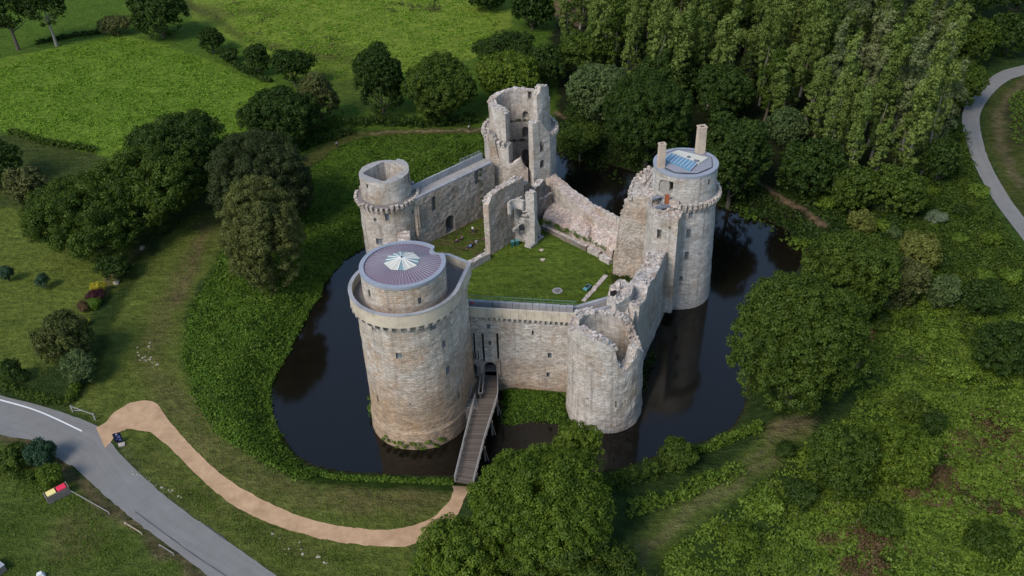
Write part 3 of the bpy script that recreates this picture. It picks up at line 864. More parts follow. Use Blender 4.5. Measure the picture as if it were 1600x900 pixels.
# ================================================================== curtain walls
# front (gate) wall
G0 = (-9.3, 112.9); G1 = (9.6, 109.6)
Lg = math.hypot(G1[0] - G0[0], G1[1] - G0[1]); gx, gy = (G1[0] - G0[0]) / Lg, (G1[1] - G0[1]) / Lg
gang = math.atan2(-gx, gy)       # outward (towards the camera)
wall = straight_wall('curtain_wall', G0, G1, 2.7, -1.0, [(0, 15.1), (Lg, 15.1)], castle, rag=0, mats=[M['stoneW'], M['rubble'], M['reveal']], seed=91, amp=.06)
tag(wall, 'pale front curtain wall pierced by the gate arches and drawbridge slots')
cs = []; wl = []
c = on_wall(767, 592); gate_c = (c[0], c[1], 3.05 + 1.35); cs.append(prism(gate_c, gang, 2.0, 2.7, 1, 3.5, True))
c = on_wall(742, 588); wick_c = (c[0], c[1], 3.05 + 1.0); cs.append(prism(wick_c, gang, 1.0, 2.0, 1, 3.5, True))
for (x0, y0), (x1, y1), w in (((740, 521), (743, 565), .3), ((753.5, 521), (757, 565), .36), ((776.5, 521), (779, 562), .36), ((738.5, 547), (739.5, 562), .2), ((746.5, 548), (748, 562), .2)):
    a = on_wall(x0, y0); b = on_wall(x1, y1)
    cs.append(prism(((a[0] + b[0]) / 2, (a[1] + b[1]) / 2, (a[2] + b[2]) / 2), gang, w, a[2] - b[2], 1, 1.9))
for px, py, w, h in ((763.5, 510, .5, .75), (765.5, 536, .4, .8), (832.5, 520, .3, .9), (859, 556, .6, 1.1), (856.5, 586, .5, 1.0)):
    c = on_wall(px, py); cs.append(prism(c, gang, w, h, 1, 1.9))
    if w > .45: wl.append((c, gang, w, h))
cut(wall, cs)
for q in wl: window(*q, wall, frame=False, inset=.55)
mb = MB(); px_, py_ = G0[0] - gy * 0, G0[1]
nx, ny = math.cos(gang), math.sin(gang)
for k in range(23):
    s_ = .6 + k * .8
    if s_ > Lg - .2: break
    x, y = G0[0] + gx * s_, G0[1] + gy * s_
    for dd, zz in ((.02, 14.35), (.16, 14.65), (.3, 14.95)):
        mb.box((x + nx * dd, y + ny * dd, zz), (.34, .3 + dd, .32), math.atan2(gy, gx), 0, .02)
mb.box((G0[0] + gx * Lg / 2 + nx * .05, G0[1] + gy * Lg / 2 + ny * .05, 15.06), (Lg - .6, .5, .12), math.atan2(gy, gx))
mb.build('corbel_course', [M['rubble']], wall)
def along(s_, d, z): return (G0[0] + gx * s_ + nx * d, G0[1] + gy * s_ + ny * d, z)
mb = MB(); ga = math.atan2(gy, gx); npan = 15
for k in range(npan):
    s_ = (k + .5) * (Lg - 0.3) / npan + .3
    mb.box(along(s_, .42, 15.95), ((Lg - .3) / npan - .03, .34, 1.7), ga, 0)
mb.build('parapet', [M['cream']], wall)
mb = MB(); mb.box(along(Lg / 2, -.75, 15.2), (Lg, 2.0, .12), ga); mb.build('walkway', [M['flag']], wall)
mb = MB()
for k in range(17):
    s_ = 1.2 + k * 1.05
    mb.box(along(s_, -2.1, 15.75), (1.0, .5, 1.1 + random.uniform(-.06, .06)), ga, 0, .03)
mb.build('inner_parapet', [M['coping']], wall)
mb = MB(); mb.bar(along(.3, -2.55, 16.9), along(Lg - .2, -2.55, 16.9), .08, .08)
mb.bar(along(.3, -2.55, 16.4), along(Lg - .2, -2.55, 16.4), .05, .05)
for k in range(13): mb.bar(along(.4 + k * 1.5, -2.55, 15.0), along(.4 + k * 1.5, -2.55, 16.95), .06, .06)
mb.build('handrail', [M['greenrail']], wall)

# back-left wall (from the hollow tower to the keep): outer line on the moat side
W0 = (-20.2, 155.6); W1 = (-3.6, 168.6)
I0 = (-17.7, 149.9); I1 = (-2.6, 163.6)
Li = math.hypot(I1[0] - I0[0], I1[1] - I0[1]); ix, iy = (I1[0] - I0[0]) / Li, (I1[1] - I0[1]) / Li
iang = math.atan2(-ix, iy)
wallB = straight_wall('curtain_wall', I0, I1, 3.3, -1.2, [(0, 15.0), (Li, 15.4)], castle, rag=.05, mats=[M['stoneIn'], M['flagl'], M['reveal']], seed=95, amp=.09)
tag(wallB, 'warm brown wall with paved walkway between the hollow tower and the keep')
cs = []
def on_i(px, py): return on_wall(px, py, I0, I1)
c = on_i(678, 318); cs.append(prism(c, iang, 1.15, 3.2, 1, 1.0, True))
c = on_i(745, 277); cs.append(prism(c, iang, 1.25, 3.0, 1, .6, True))
c = on_i(704, 355); cs.append(prism((c[0], c[1], 4.6 + 1.9), iang, 2.3, 3.8, 1, 2.8, True))
cut(wallB, cs)
def alongi(s_, d, z): return (I0[0] + ix * s_ - iy * d, I0[1] + iy * s_ + ix * d, z)
ia = math.atan2(iy, ix)
mb = MB()
for k in range(20):
    s_ = .5 + k * 1.0
    z = 15.0 + .4 * s_ / Li
    mb.box(alongi(s_, 3.1, z + .65), (.97, .35, 1.35), ia, 0, .015)
mb.build('parapet', [M['coping']], wallB)
mb = MB()
for k in range(20):
    s_ = .5 + k * 1.0; mb.box(alongi(s_, .42, 15.18 + .4 * s_ / Li), (1.0, .8, .32), ia, 0, .015)
mb.build('inner_kerb', [M['coping']], wallB)
mb = MB()
mb.bar(alongi(14, 2.9, 17.5), alongi(19.5, 2.9, 17.5), .07, .07); mb.bar(alongi(14, 2.9, 17.1), alongi(19.5, 2.9, 17.1), .05, .05)
for k in range(6): mb.bar(alongi(14 + k, 2.9, 16), alongi(14 + k, 2.9, 17.5), .06, .06)
mb.build('handrail', [M['metal']], wallB)
mb = MB(); mb.box(alongi(.6, -.1, 11.5), (.5, .7, 5), ia, 0, .05); mb.build('buttress', [M['stoneDk']], wallB)

# left wall (gate tower to hollow tower)
wl_ = straight_wall('curtain_wall', (-21.5, 148.0), (-18.2, 113.0), 2.4, -1.2, [(0, 9.5), (36, 10.5)], castle, rag=.25, mats=mS, seed=97)
tag(wl_, 'left curtain wall half hidden behind the gate tower')
# back right wall with its broken walk: outer parapet higher than the crumbled walk
p0 = (9.7, 167.2); p1 = (26.8, 142.6)
Lr = math.hypot(p1[0] - p0[0], p1[1] - p0[1])
tops = [(852, 266), (868, 272), (882, 284), (926, 318), (968, 338), (990, 346)]
prof_o = sorted(hit_wall(x, y, p0, p1) for x, y in tops)
wallC = straight_wall('curtain_wall', p0, p1, .8, -1.2, prof_o, castle, rag=.3, mats=mS, seed=101, side=-1, amp=.12)
tag(wallC, 'crumbling back wall between the keep and the right tower')
rx, ry = (p1[0] - p0[0]) / Lr, (p1[1] - p0[1]) / Lr
def offp(p, d): return (p[0] + ry * d, p[1] - rx * d) if False else (p[0] - (-ry) * d * -1, p[1] + rx * d * -1)
wn_ = (ry, -rx)
if wn_[0] * (138 - 0) * 0 + (wn_[0] * (2 - p0[0]) + wn_[1] * (138 - p0[1])) < 0: wn_ = (-ry, rx)
q0 = (p0[0] + wn_[0] * .78, p0[1] + wn_[1] * .78); q1 = (p1[0] + wn_[0] * .78, p1[1] + wn_[1] * .78)
e0 = (p0[0] + wn_[0] * 2.9, p0[1] + wn_[1] * 2.9); e1 = (p1[0] + wn_[0] * 2.9, p1[1] + wn_[1] * 2.9)
prof_i = sorted(hit_wall(x, y, e0, e1) for x, y in [(850, 276), (876, 298), (890, 312), (920, 336), (940, 350), (966, 362), (985, 370)])
walk = straight_wall('wall_walk', e0, e1, 2.15, -1.0, prof_i, wallC, rag=.25, mats=[M['stone'], M['vault'], M['reveal']], seed=103, side=1 if (wn_[0] * -(e1[1] - e0[1]) + wn_[1] * (e1[0] - e0[0])) < 0 else -1, amp=.12)
# front right wall
R0 = (19.6, 112.6); R1 = (28.9, 134.4)
tops = [(991, 488), (1000, 478), (1008, 468), (1012, 448), (1023, 434), (1031, 418), (1037, 402), (1045, 388), (1050, 372)]
wallE = wall_px('curtain_wall', R0, R1, 2.9, -1.2, tops, castle, rag=.28, mats=[M['stone'], M['rubble'], M['reveal']], seed=105, side=1, amp=.08, zin=.5, nt=5)
tag(wallE, 'ragged right wall stepping up towards the right tower')
mb = MB()
# standing gable wall left of the right tower
K0 = P(957, 428, COURT)[:2]; K1 = P(1013, 438, COURT)[:2]
tops = [(953, 420), (962, 385), (967, 345), (970, 332), (976, 318), (984, 309), (1000, 307), (1014, 306), (1022, 308)]
gab = wall_px('gable_wall', K0, K1, 2.6, 1.0, tops, castle, rag=.3, mats=[M['stoneIn'], M['rubble'], M['reveal']], seed=111, amp=.12)
tag(gab, 'tall standing gable fragment beside the right tower')
for v in gab.data.vertices:      # battered foot
    if v.co.z < 9: v.co.y -= (9 - v.co.z) * .10
rblock('machicolated_shoulder', quad_px(21.3, (984, 306), (988, 290), (993, 279), (1001, 270), (1018, 260), (1036, 285), (1014, 308)), 1.0, 21.3, castle, rag=.35, seed=113, amp=.08)
mb = MB()
for px, py in ((984, 304), (985, 298), (987, 291), (990, 284), (993, 279), (997, 274), (1002, 270), (1008, 266), (1014, 262)):
    x, y, z = P(px, py, 21.5); mb.box((x, y, z), (.55, .5, .5), random.random() * 3, 0, .09)
    x, y, z = P(px + 1, py + 5, 21.0); mb.box((x, y, z), (.8, .7, .6), random.random() * 3, 0, .09)
mb.build('corbel_course', [M['rubble']], castle)
tp = quad_px(20.6, (1010, 316), (1020, 338), (1060, 345), (1078, 310), (1040, 285), (1012, 300))
tie = rblock('stair_block', tp, 1.5, 20.6, castle, rag=.35, seed=115, amp=.08)
ta, tb2 = tp[1], tp[2]
c = on_wall(1030, 366, ta, tb2) if 'on_wall' in globals() else None
ang_t = math.atan2(-(tb2[0] - ta[0]), tb2[1] - ta[1])
cut(tie, [prism(c, ang_t, .75, 1.9, .8, 1.6), prism(on_wall(1046, 356, ta, tb2), ang_t, .3, .5, .8, 1.0)])

# cross wall inside the court
X0 = P(767, 399, COURT)[:2]; X1 = P(814, 368, COURT)[:2]
dxx, dyy = X1[0] - X0[0], X1[1] - X0[1]; Lx = math.hypot(dxx, dyy); X1 = (X0[0] + dxx / Lx * 10.5, X0[1] + dyy / Lx * 10.5)
cw = wall_px('cross_wall', X0, X1, 1.3, 3.8, [(762, 322), (768, 306), (785, 295), (805, 283), (826, 274), (832, 276)], castle, rag=.22, mats=[M['stoneIn'], M['rubble'], M['reveal']], seed=121, amp=.12)
tag(cw, 'tall inner wall fragment left of the open stair')
X2 = (X1[0] + .2, X1[1] + .2); X3 = (CC[0] + 5.6, CC[1] - 8.2)
iw = wall_px('cross_wall', X2, X3, 1.2, 3.8, [(826, 284), (834, 296), (842, 290), (850, 282), (858, 292)], castle, rag=.3, mats=[M['stoneDk'], M['rubble'], M['reveal']], seed=123, amp=.12)
c = on_wall(851, 298, X2, X3)
ang = math.atan2(-(X3[0] - X2[0]), X3[1] - X2[1]); cut(iw, [prism(c, ang, 1.2, 2.4, 1.5, 2, True)])
X4 = P(828, 350, 5)[:2]; X5 = P(862, 322, 6)[:2]
straight_wall('cross_wall', X4, X5, 1.0, 3.8, [(0, 8.5), (3, 9.2), (6, 8.8), (9, 9)], castle, rag=.5, mats=[M['stoneDk'], M['rubble'], M['reveal']], seed=125, amp=.12)

# open stair: piers, landings and lintels
st = MB()
SA = P(828, 384, COURT)      # near right pier foot
ang = math.atan2(dyy, dxx)
ux, uy = math.cos(ang), math.sin(ang); vx, vy = -uy, ux
def sp(u_, v_, z): return (SA[0] + ux * u_ + vx * v_, SA[1] + uy * u_ + vy * v_, z)
zt_s = 14.6
st.box(sp(.1, -.1, COURT + .3), (1.9, 1.5, .6), ang, 0, .06)
for k in range(14):
    st.box(sp(-.6 + 1.1 * math.cos(k * .5), 1.8 + 1.0 * math.sin(k * .5), 5 + k * .62), (1.1, .45, .18), ang + k * .5, 0, .02)
st.box(sp(2.6, .9, COURT + .15), (3.0, 2.4, .3), ang, 0, .03)
st.box(sp(2.4, .2, COURT + .42), (1.6, .16, .3), ang, 1)
stair = st.build('open_stair', [M['stoneD'], M['dark']], castle)
tag(stair, 'skeletal three storey stone stair standing open on the lawn')
s0 = P(805, 374, COURT)[:2]; s1 = P(836, 384, COURT)[:2]
fw = wall_px('pierced_wall', s0, s1, 1.0, 3.8, [(802, 316), (808, 312), (815, 309), (822, 303), (830, 300), (838, 306)], stair, rag=.2, mats=mD, seed=141, amp=.08)
fa = math.atan2(-(s1[0] - s0[0]), s1[1] - s0[1])
if math.sin(fa) > 0: fa += math.pi
cut(fw, [prism(on_wall(815, yy, s0, s1), fa, 1.45, hh, 1.2, 2.2, True) for yy, hh in ((331, 2.6), (356, 2.5))] + [prism(on_wall(816, 310, s0, s1), fa, 1.3, 1.6, 1.2, 2.2)])
s2 = P(845, 366, COURT)[:2]
rw = straight_wall('pierced_wall', s1, s2, .95, 3.8, [(0, 14.2), (1.2, 13.6), (2.4, 9.0), (4, 6.2)], stair, rag=.35, mats=mD, seed=143, amp=.08)
mb = MB(); t_ = sp(-1.2, 2.1, 14.6)
for k in range(12):
    a_ = math.pi * (k + .5) / 12 + ang - .3
    mb.box((t_[0] + 1.5 * math.cos(a_), t_[1] + 1.5 * math.sin(a_) - .6, 13.2), (.55, .45, 2.0), a_ + math.pi / 2, 0, .04)
mb.build('stair_shell', [M['stoneD']], stair)

# collapsed vault between low wall and back wall
NX, NY = 70, 22; V = []; Fc = []; U = []
vt = sorted(hit_wall(x, y, e0, e1) for x, y in [(866, 316), (885, 326), (906, 337), (930, 351), (966, 368), (985, 376)])
L_e = math.hypot(e1[0] - e0[0], e1[1] - e0[1]); nb_ = [P(848, 339, 6.2), P(894, 362, 6.2), P(925, 377, 6.2), P(956, 392, 6.2)]
for j in range(NY + 1):
    for i in range(NX + 1):
        f = i / NX; g_ = j / NY
        s_ = vt[0][0] - 1.0 + (L_e - vt[0][0]) * f
        a_ = (e0[0] + (e1[0] - e0[0]) * s_ / L_e, e0[1] + (e1[1] - e0[1]) * s_ / L_e, interp(s_, [q[0] for q in vt], [q[1] for q in vt]))
        ff = f * 3; k_ = min(2, int(ff)); b_ = lerp3(nb_[k_], nb_[k_ + 1], ff - k_)
        x, y = a_[0] + (b_[0] - a_[0]) * g_, a_[1] + (b_[1] - a_[1]) * g_
        gut = .7 * math.exp(-((f - .50 - g_ * .12) / .02) ** 2) * (1 if g_ > .1 else 0)
        z = a_[2] + (b_[2] - a_[2]) * g_ ** 1.15 - gut + .22 * noise.noise(Vector((x * 1.3, y * 1.3, 1))) + .15 * noise.noise(Vector((x * 3.5, y * 3.5, 5)))
        if j == NY: z = 4.2
        V.append((x, y, z))
for j in range(NY):
    for i in range(NX):
        a_ = j * (NX + 1) + i; Fc.append((a_, a_ + 1, a_ + NX + 2, a_ + NX + 1)); U.append([(V[q][0], V[q][1]) for q in Fc[-1]])
vault = mesh_obj('collapsed_vault', V, Fc, [M['vault']], castle, U)
tag(vault, 'pale rubble slope of a fallen vault below the back wall')

# low walls round the lawn: free standing stumps, things of their own
def lowwall(a, b, th, zt, label, seed, mats=None, z0=3.9, rag=.18):
    e = straight_wall('low_wall', a, b, th, z0, [(0, zt), (40, zt)], None, rag=rag, mats=mats or mS, seed=seed, amp=.06)
    tag(e, label, 'wall'); return e
lowwall(P(846, 356, 5)[:2], P(915, 389, 5)[:2], .8, 5.5, 'straight knee-high stone wall along the back right edge of the lawn', 131, [M['stoneDk'], M['rubble'], M['reveal']], rag=.05)
lowwall(P(917, 391, 5)[:2], P(935, 399, 5)[:2], .9, 5.6, 'short broken stub at the right end of the straight lawn wall', 133)
lowwall(P(936, 402, 5)[:2], P(951, 411, 5)[:2], 1.0, 5.5, 'loose stone stub nearest the gable on the lawn edge', 135)
lowwall(P(734, 420, 5)[:2], P(766, 402, 5)[:2], 1.1, 6.0, 'rough low stone wall between the gate tower and the inner wall fragment', 137)
lowwall(P(915, 470, 4.8)[:2], P(950, 430, 4.8)[:2], .8, 4.72, 'line of buried stones crossing the lawn beside the ruined front tower', 139)

# loose blocks along the broken crests
def crest(o, dens=.5, s=.36, seed=0, zmin=4.0):
    random.seed(seed + 77); mb = MB()
    for p_ in o.data.polygons:
        if p_.material_index != 1 or p_.normal.z < .2 or p_.center.z < zmin: continue
        if random.random() < dens:
            c_ = p_.center; k = random.uniform(.6, 1.5) * s
            mb.box((c_.x + random.uniform(-.1, .1), c_.y + random.uniform(-.1, .1), c_.z + k * .12), (k * 1.5, k, k * random.uniform(.5, 1.0)), random.uniform(0, 3.1), 0, .05)
    if not mb.V: return
    t_ = mb.build('tmp', [M['rubble']]); bm = bmesh.new(); bm.from_mesh(o.data); n0 = len(bm.faces); bm.from_mesh(t_.data)
    bm.faces.ensure_lookup_table()
    for q in range(n0, len(bm.faces)): bm.faces[q].material_index = 1
    bm.to_mesh(o.data); bm.free(); me_ = t_.data; bpy.data.objects.remove(t_); bpy.data.meshes.remove(me_)
for o_, dn in ((towerC, .4), (drumC, .35), (towerE, .5), (wallC, .55), (wallE, .30), (gab, .5), (cw, .45), (iw, .5), (tie, .3), (fw, .5), (rw, .5)):
    crest(o_, dn, .34, int(o_.data.vertices[0].co.x * 10) % 97)
# ------------------------------------------------------------------ land
MOAT_PX = [(572, 384), (552, 396), (535, 408), (520, 425), (505, 446), (497, 468), (484, 485), (470, 513), (452, 548), (432, 582), (421, 608), (424, 645), (438, 676), (462, 710), (490, 727),
           (540, 737), (600, 740), (655, 742), (712, 744), (780, 746), (860, 742), (930, 738), (962, 732), (1005, 720), (1050, 702), (1100, 690), (1145, 668), (1162, 640), (1168, 600), (1180, 550), (1205, 490),
           (1235, 440), (1255, 408), (1258, 388), (1240, 366), (1200, 345), (1155, 332), (1110, 318), (1060, 296), (1010, 274), (962, 260), (915, 247), (868, 238), (800, 236), (755, 246), (700, 270), (640, 304), (592, 342)]
MOAT = np.array([P(x, y, 0.0)[:2] for x, y in MOAT_PX])

def inside(X, Y, poly):
    r = np.zeros(X.shape, bool); n = len(poly); j = n - 1
    for i in range(n):
        xi, yi = poly[i]; xj, yj = poly[j]
        c = ((yi > Y) != (yj > Y)) & (X < (xj - xi) * (Y - yi) / (yj - yi + 1e-12) + xi)
        r ^= c; j = i
    return r
def segdist(X, Y, poly, closed=True):
    d = np.full(X.shape, 1e9); n = len(poly)
    for i in range(n if closed else n - 1):
        a = poly[i]; b = poly[(i + 1) % n]; vx, vy = b[0] - a[0], b[1] - a[1]; L2 = vx * vx + vy * vy + 1e-12
        t = np.clip(((X - a[0]) * vx + (Y - a[1]) * vy) / L2, 0, 1)
        d = np.minimum(d, np.hypot(X - a[0] - t * vx, Y - a[1] - t * vy))
    return d
def axis(a, b, st, far):
    core = list(np.arange(a, b, st)); lo = []; hi = []; s = st; x = a
    while x > -far: s *= 1.35; x -= s; lo.append(x)
    s = st; x = core[-1]
    while x < far: s *= 1.35; x += s; hi.append(x)
    return np.array(lo[::-1] + core + hi)
XS = axis(-185, 235, .62, 3500); YS = axis(62, 350, .62, 4000)
XS = XS[XS > -3500]
GX, GY = np.meshgrid(XS, YS)
def wav(X, Y, s, ph): return np.sin(X * s + ph + 1.3 * np.sin(Y * s * .7 + ph)) * np.cos(Y * s * 1.1 - ph * 2 + .8 * np.sin(X * s * .6))
def height(X, Y):
    sd = segdist(X, Y, MOAT); ins = inside(X, Y, MOAT)
    sd = np.where(ins, -sd, sd)
    t = np.clip(sd / 6.5, 0, 1); base = .15 + 2.85 * (t * t * (3 - 2 * t))
    base = np.where(sd < 0, np.maximum(-2.2, sd * .9 + .1), base)
    far = np.clip((sd - 14) / 60, 0, 1)
    und = .12 * wav(X, Y, .11, 1) * np.clip(sd / 8, 0, 1) + far * (.9 * wav(X, Y, .03, 2) + .3 * wav(X, Y, .09, 3))
    dist = np.hypot(X, Y - 140)
    rise = np.clip((dist - 450) / 2500, 0, 1) * 60
    return base + und + rise
GZ = height(GX, GY)

def poly_px(pts, z=3.0): return [P(x, y, z)[:2] for x, y in pts]
col = np.zeros(GX.shape + (3,)); col[:] = (.040, .068, .018)
def blur(a, n=2):
    for _ in range(n):
        b = a.copy(); b[1:-1, 1:-1] = (a[1:-1, 1:-1] * 2 + a[:-2, 1:-1] + a[2:, 1:-1] + a[1:-1, :-2] + a[1:-1, 2:]) / 6; a = b
    return a
def jitter(X, Y, k=1.0):
    return X + k * (wav(X, Y, .55, .3) + .5 * wav(X, Y, 1.3, 2)), Y + k * (wav(Y, X, .6, 1.3) + .5 * wav(Y, X, 1.4, 4))
JX, JY = jitter(GX, GY, .7)
def paint(pts, c, amt=1.0, soft=2, z=3.0):
    m = blur(inside(JX, JY, poly_px(pts, z)).astype(float), soft)[..., None] * amt
    col[:] = col * (1 - m) + np.array(c) * m
def stroke(pts, w, c, amt=1.0, soft=1.2, z=3.0):
    d = segdist(JX, JY, poly_px(pts, z), False)
    m = (np.clip((w - d) / soft + .5, 0, 1))[..., None] * amt
    col[:] = col * (1 - m) + np.array(c) * m
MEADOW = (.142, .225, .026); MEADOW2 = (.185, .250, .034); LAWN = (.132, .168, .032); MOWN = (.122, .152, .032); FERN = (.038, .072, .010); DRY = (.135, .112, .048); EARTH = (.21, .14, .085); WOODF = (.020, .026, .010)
paint([(-300, 60), (-300, -60), (900, -60), (900, 170), (760, 210), (560, 200), (470, 240), (340, 240), (200, 330), (-300, 330)], (.080, .140, .018))
paint([(-200, 120), (60, 80), (180, 52), (230, 62), (330, 92), (380, 118), (430, 128), (420, 160), (370, 215), (300, 260), (200, 260), (110, 230), (0, 208), (-200, 190)], MEADOW)
paint([(290, -60), (800, -60), (800, 40), (745, 90), (640, 110), (560, 120), (470, 130), (430, 95), (360, 62), (300, 30)], MEADOW2)
paint([(470, 60), (560, 75), (620, 90), (600, 190), (520, 150)], (.085, .105, .022), .5)
stroke([(270, -10), (330, 25), (380, 60), (450, 78), (540, 90), (620, 100)], 1.6, (.055, .062, .018), .6, 3)
stroke([(280, 5), (345, 22), (420, 18)], 4, (.075, .075, .025), .6, 6)
paint([(-200, 205), (60, 218), (150, 240), (260, 300), (200, 330), (-200, 350)], (.062, .085, .022))
paint([(-200, 320), (40, 325), (120, 360), (240, 400), (210, 440), (160, 460), (120, 520), (60, 590), (-200, 600)], LAWN)
stroke([(140, 470), (165, 440), (225, 385)], 1.1, (.16, .12, .07), .8)
stroke([(215, 400), (180, 480), (150, 560), (120, 630)], 1.5, (.035, .055, .012), .8)
# strip of mown grass between the garden hedge and the ferns, and round the front
paint([(345, 325), (350, 380), (320, 430), (290, 480), (286, 560), (325, 655), (400, 715), (470, 752), (560, 762), (710, 760), (712, 800), (650, 860), (650, 905), (440, 905), (330, 830), (200, 720), (185, 690), (150, 660), (112, 640), (150, 580), (185, 490), (230, 400), (290, 340)], MOWN)
stroke([(335, 340), (300, 400), (270, 460), (245, 520), (230, 560), (280, 640), (330, 700), (400, 745), (480, 775), (600, 790), (690, 775)], 2.2, DRY, .55, 3)
stroke([(560, 770), (640, 775)], 2.5, DRY, .5, 3)
stroke([(320, 350), (310, 400), (275, 470)], .9, (.15, .10, .06), .5, 1.2)
stroke([(225, 700), (300, 770), (400, 835), (500, 870)], 1.2, (.10, .095, .035), .5, 3)
# ferny moat banks
FERN_L = [(352, 385), (335, 430), (300, 480), (286, 555), (310, 630), (345, 680), (420, 725), (470, 752), (560, 762), (700, 765), (712, 745), (600, 738), (490, 728), (460, 710), (436, 676), (424, 640), (430, 585), (470, 515), (497, 468), (525, 420), (575, 384), (640, 304), (755, 246), (755, 207), (570, 209), (520, 228), (480, 265), (470, 330), (400, 360)]
paint(FERN_L, FERN)
stroke([(755, 204), (640, 206), (560, 209), (520, 224), (480, 254)], 1.9, (.085, .095, .025), 1, 1.5)
stroke([(755, 203), (640, 205), (575, 208)], .5, (.25, .19, .12), .9, .5)
# bottom right bracken and scrub
paint([(1350, 470), (1700, 350), (1800, 960), (960, 960), (1010, 850), (1100, 800), (1200, 745), (1260, 680), (1340, 640)], (.042, .075, .016))
paint([(1365, 500), (1480, 480), (1600, 560), (1600, 660), (1400, 650), (1360, 600)], (.056, .098, .016), .8)
for a in ([(1480, 680), (1560, 640), (1640, 700), (1600, 800), (1500, 760)], [(1290, 850), (1360, 830), (1400, 870), (1320, 905)], [(1440, 730), (1500, 740), (1480, 790), (1420, 780)]): paint(a, (.075, .038, .020), .75, 4)
stroke([(985, 920), (1012, 850), (1060, 812), (1120, 770), (1180, 725), (1215, 690), (1245, 665)], 2.5, (.120, .155, .036), .9, 1.5)
for off in (-10, 10): stroke([(985 + off, 920), (1012 + off, 850), (1060 + off, 812 + abs(off) * .4), (1120, 770 + off), (1185, 722 + off), (1235, 672 + off)], .35, (.19, .15, .09), .55, .7)
stroke([(1215, 672), (1240, 662), (1262, 662)], 1.3, (.17, .125, .08), .7, 2)
stroke([(1345, 565), (1356, 540), (1362, 515)], .9, (.28, .17, .11), 1, .6)
# wood floor, far bank, path on the far side
paint([(860, 60), (900, -60), (1500, -60), (1520, 170), (1480, 330), (1350, 400), (1260, 400), (1200, 340), (1060, 290), (960, 255), (870, 230), (870, 120)], WOODF)  # floor colour darkened to include the ambient shade under the trees
paint([(1000, -60), (1110, -60), (1115, 40), (1030, 30)], (.20, .12, .08), .8)
paint([(855, -60), (905, -60), (905, 40), (870, 30)], (.20, .12, .08), .8)
stroke([(868, 178), (895, 186), (940, 205)], 1.0, (.20, .14, .08), .9, .8)
stroke([(1180, 282), (1215, 305), (1260, 330), (1292, 352)], .8, (.17, .12, .075), .9, .6)
paint([(1290, 380), (1500, 180), (1540, 300), (1640, 440), (1640, 520), (1350, 500)], (.036, .068, .014), .9)
paint([(1510, 250), (1560, 330), (1640, 420), (1640, 470), (1560, 380), (1500, 260)], (.060, .105, .018), .9)
# field strip on the right of the lane
paint([(1545, 150), (1640, 90), (1700, 400), (1610, 370), (1560, 290), (1535, 220)], (.070, .085, .022))
stroke([(1612, 118), (1575, 150), (1558, 190), (1562, 235), (1590, 290)], 1.0, (.17, .13, .08), .6, 1.2)
paint([(1568, 165), (1620, 125), (1660, 240), (1575, 232)], (.060, .060, .028))
# verge of the lane, bottom left pasture
paint([(-200, 690), (60, 700), (160, 790), (330, 920), (-200, 960)], (.095, .132, .028))
paint([(90, 800), (150, 790), (170, 850), (120, 890), (70, 880)], (.125, .105, .045), .55, 5)
stroke([(-60, 664), (60, 700), (160, 785), (330, 912)], .9, (.15, .11, .065), .7, 1.0)
stroke([(195, 700), (215, 740), (290, 800), (350, 850), (430, 905)], .8, (.10, .10, .05), .5, 1.2)
# bare muddy rim of the moat
sdm = segdist(GX, GY, MOAT); insm = inside(GX, GY, MOAT)
mud = np.clip(1 - sdm / .8, 0, 1)[..., None] * .7; col[:] = col * (1 - mud) + np.array((.05, .042, .026)) * mud
col[insm] = (.03, .022, .012)

m, nt, out = newmat('ground_cover')
at = nd(nt, 'Attribute', _attribute_name='zone'); ob = nd(nt, 'TexCoord').outputs['Object']
n1 = noisetex(nt, ob, .13, 5, .6); n2 = noisetex(nt, ob, .9, 5, .7); n3 = noisetex(nt, ob, 3.5, 4, .7)
mp = nd(nt, 'Mapping'); lk(nt, ob, mp.inputs[0]); mp.inputs['Scale'].default_value = (.35, 1.1, 1); mp.inputs['Rotation'].default_value = (0, 0, .25)
n4 = noisetex(nt, mp.outputs[0], .8, 5, .65)
c = mixc(nt, .85, at.outputs['Color'], mixc(nt, n1, (.62, .66, .6), (1.38, 1.32, 1.3)), 'MULTIPLY')
c = mixc(nt, .9, c, mixc(nt, ramp(nt, n2, .25, .75), (.45, .5, .45), (1.5, 1.45, 1.4)), 'MULTIPLY')
c = mixc(nt, .7, c, mixc(nt, ramp(nt, n4, .25, .75), (.5, .55, .5), (1.5, 1.42, 1.5)), 'MULTIPLY')
c = mixc(nt, .6, c, mixc(nt, n3, (.4, .4, .4), (1.6, 1.6, 1.6)), 'MULTIPLY')
hh = maths(nt, 'ADD', n2, maths(nt, 'ADD', maths(nt, 'MULTIPLY', n3, .5), maths(nt, 'MULTIPLY', n4, .8)))
principled(nt, out, c, 1.0, hh, 1.0, 1.1, .05)
M['ground'] = m

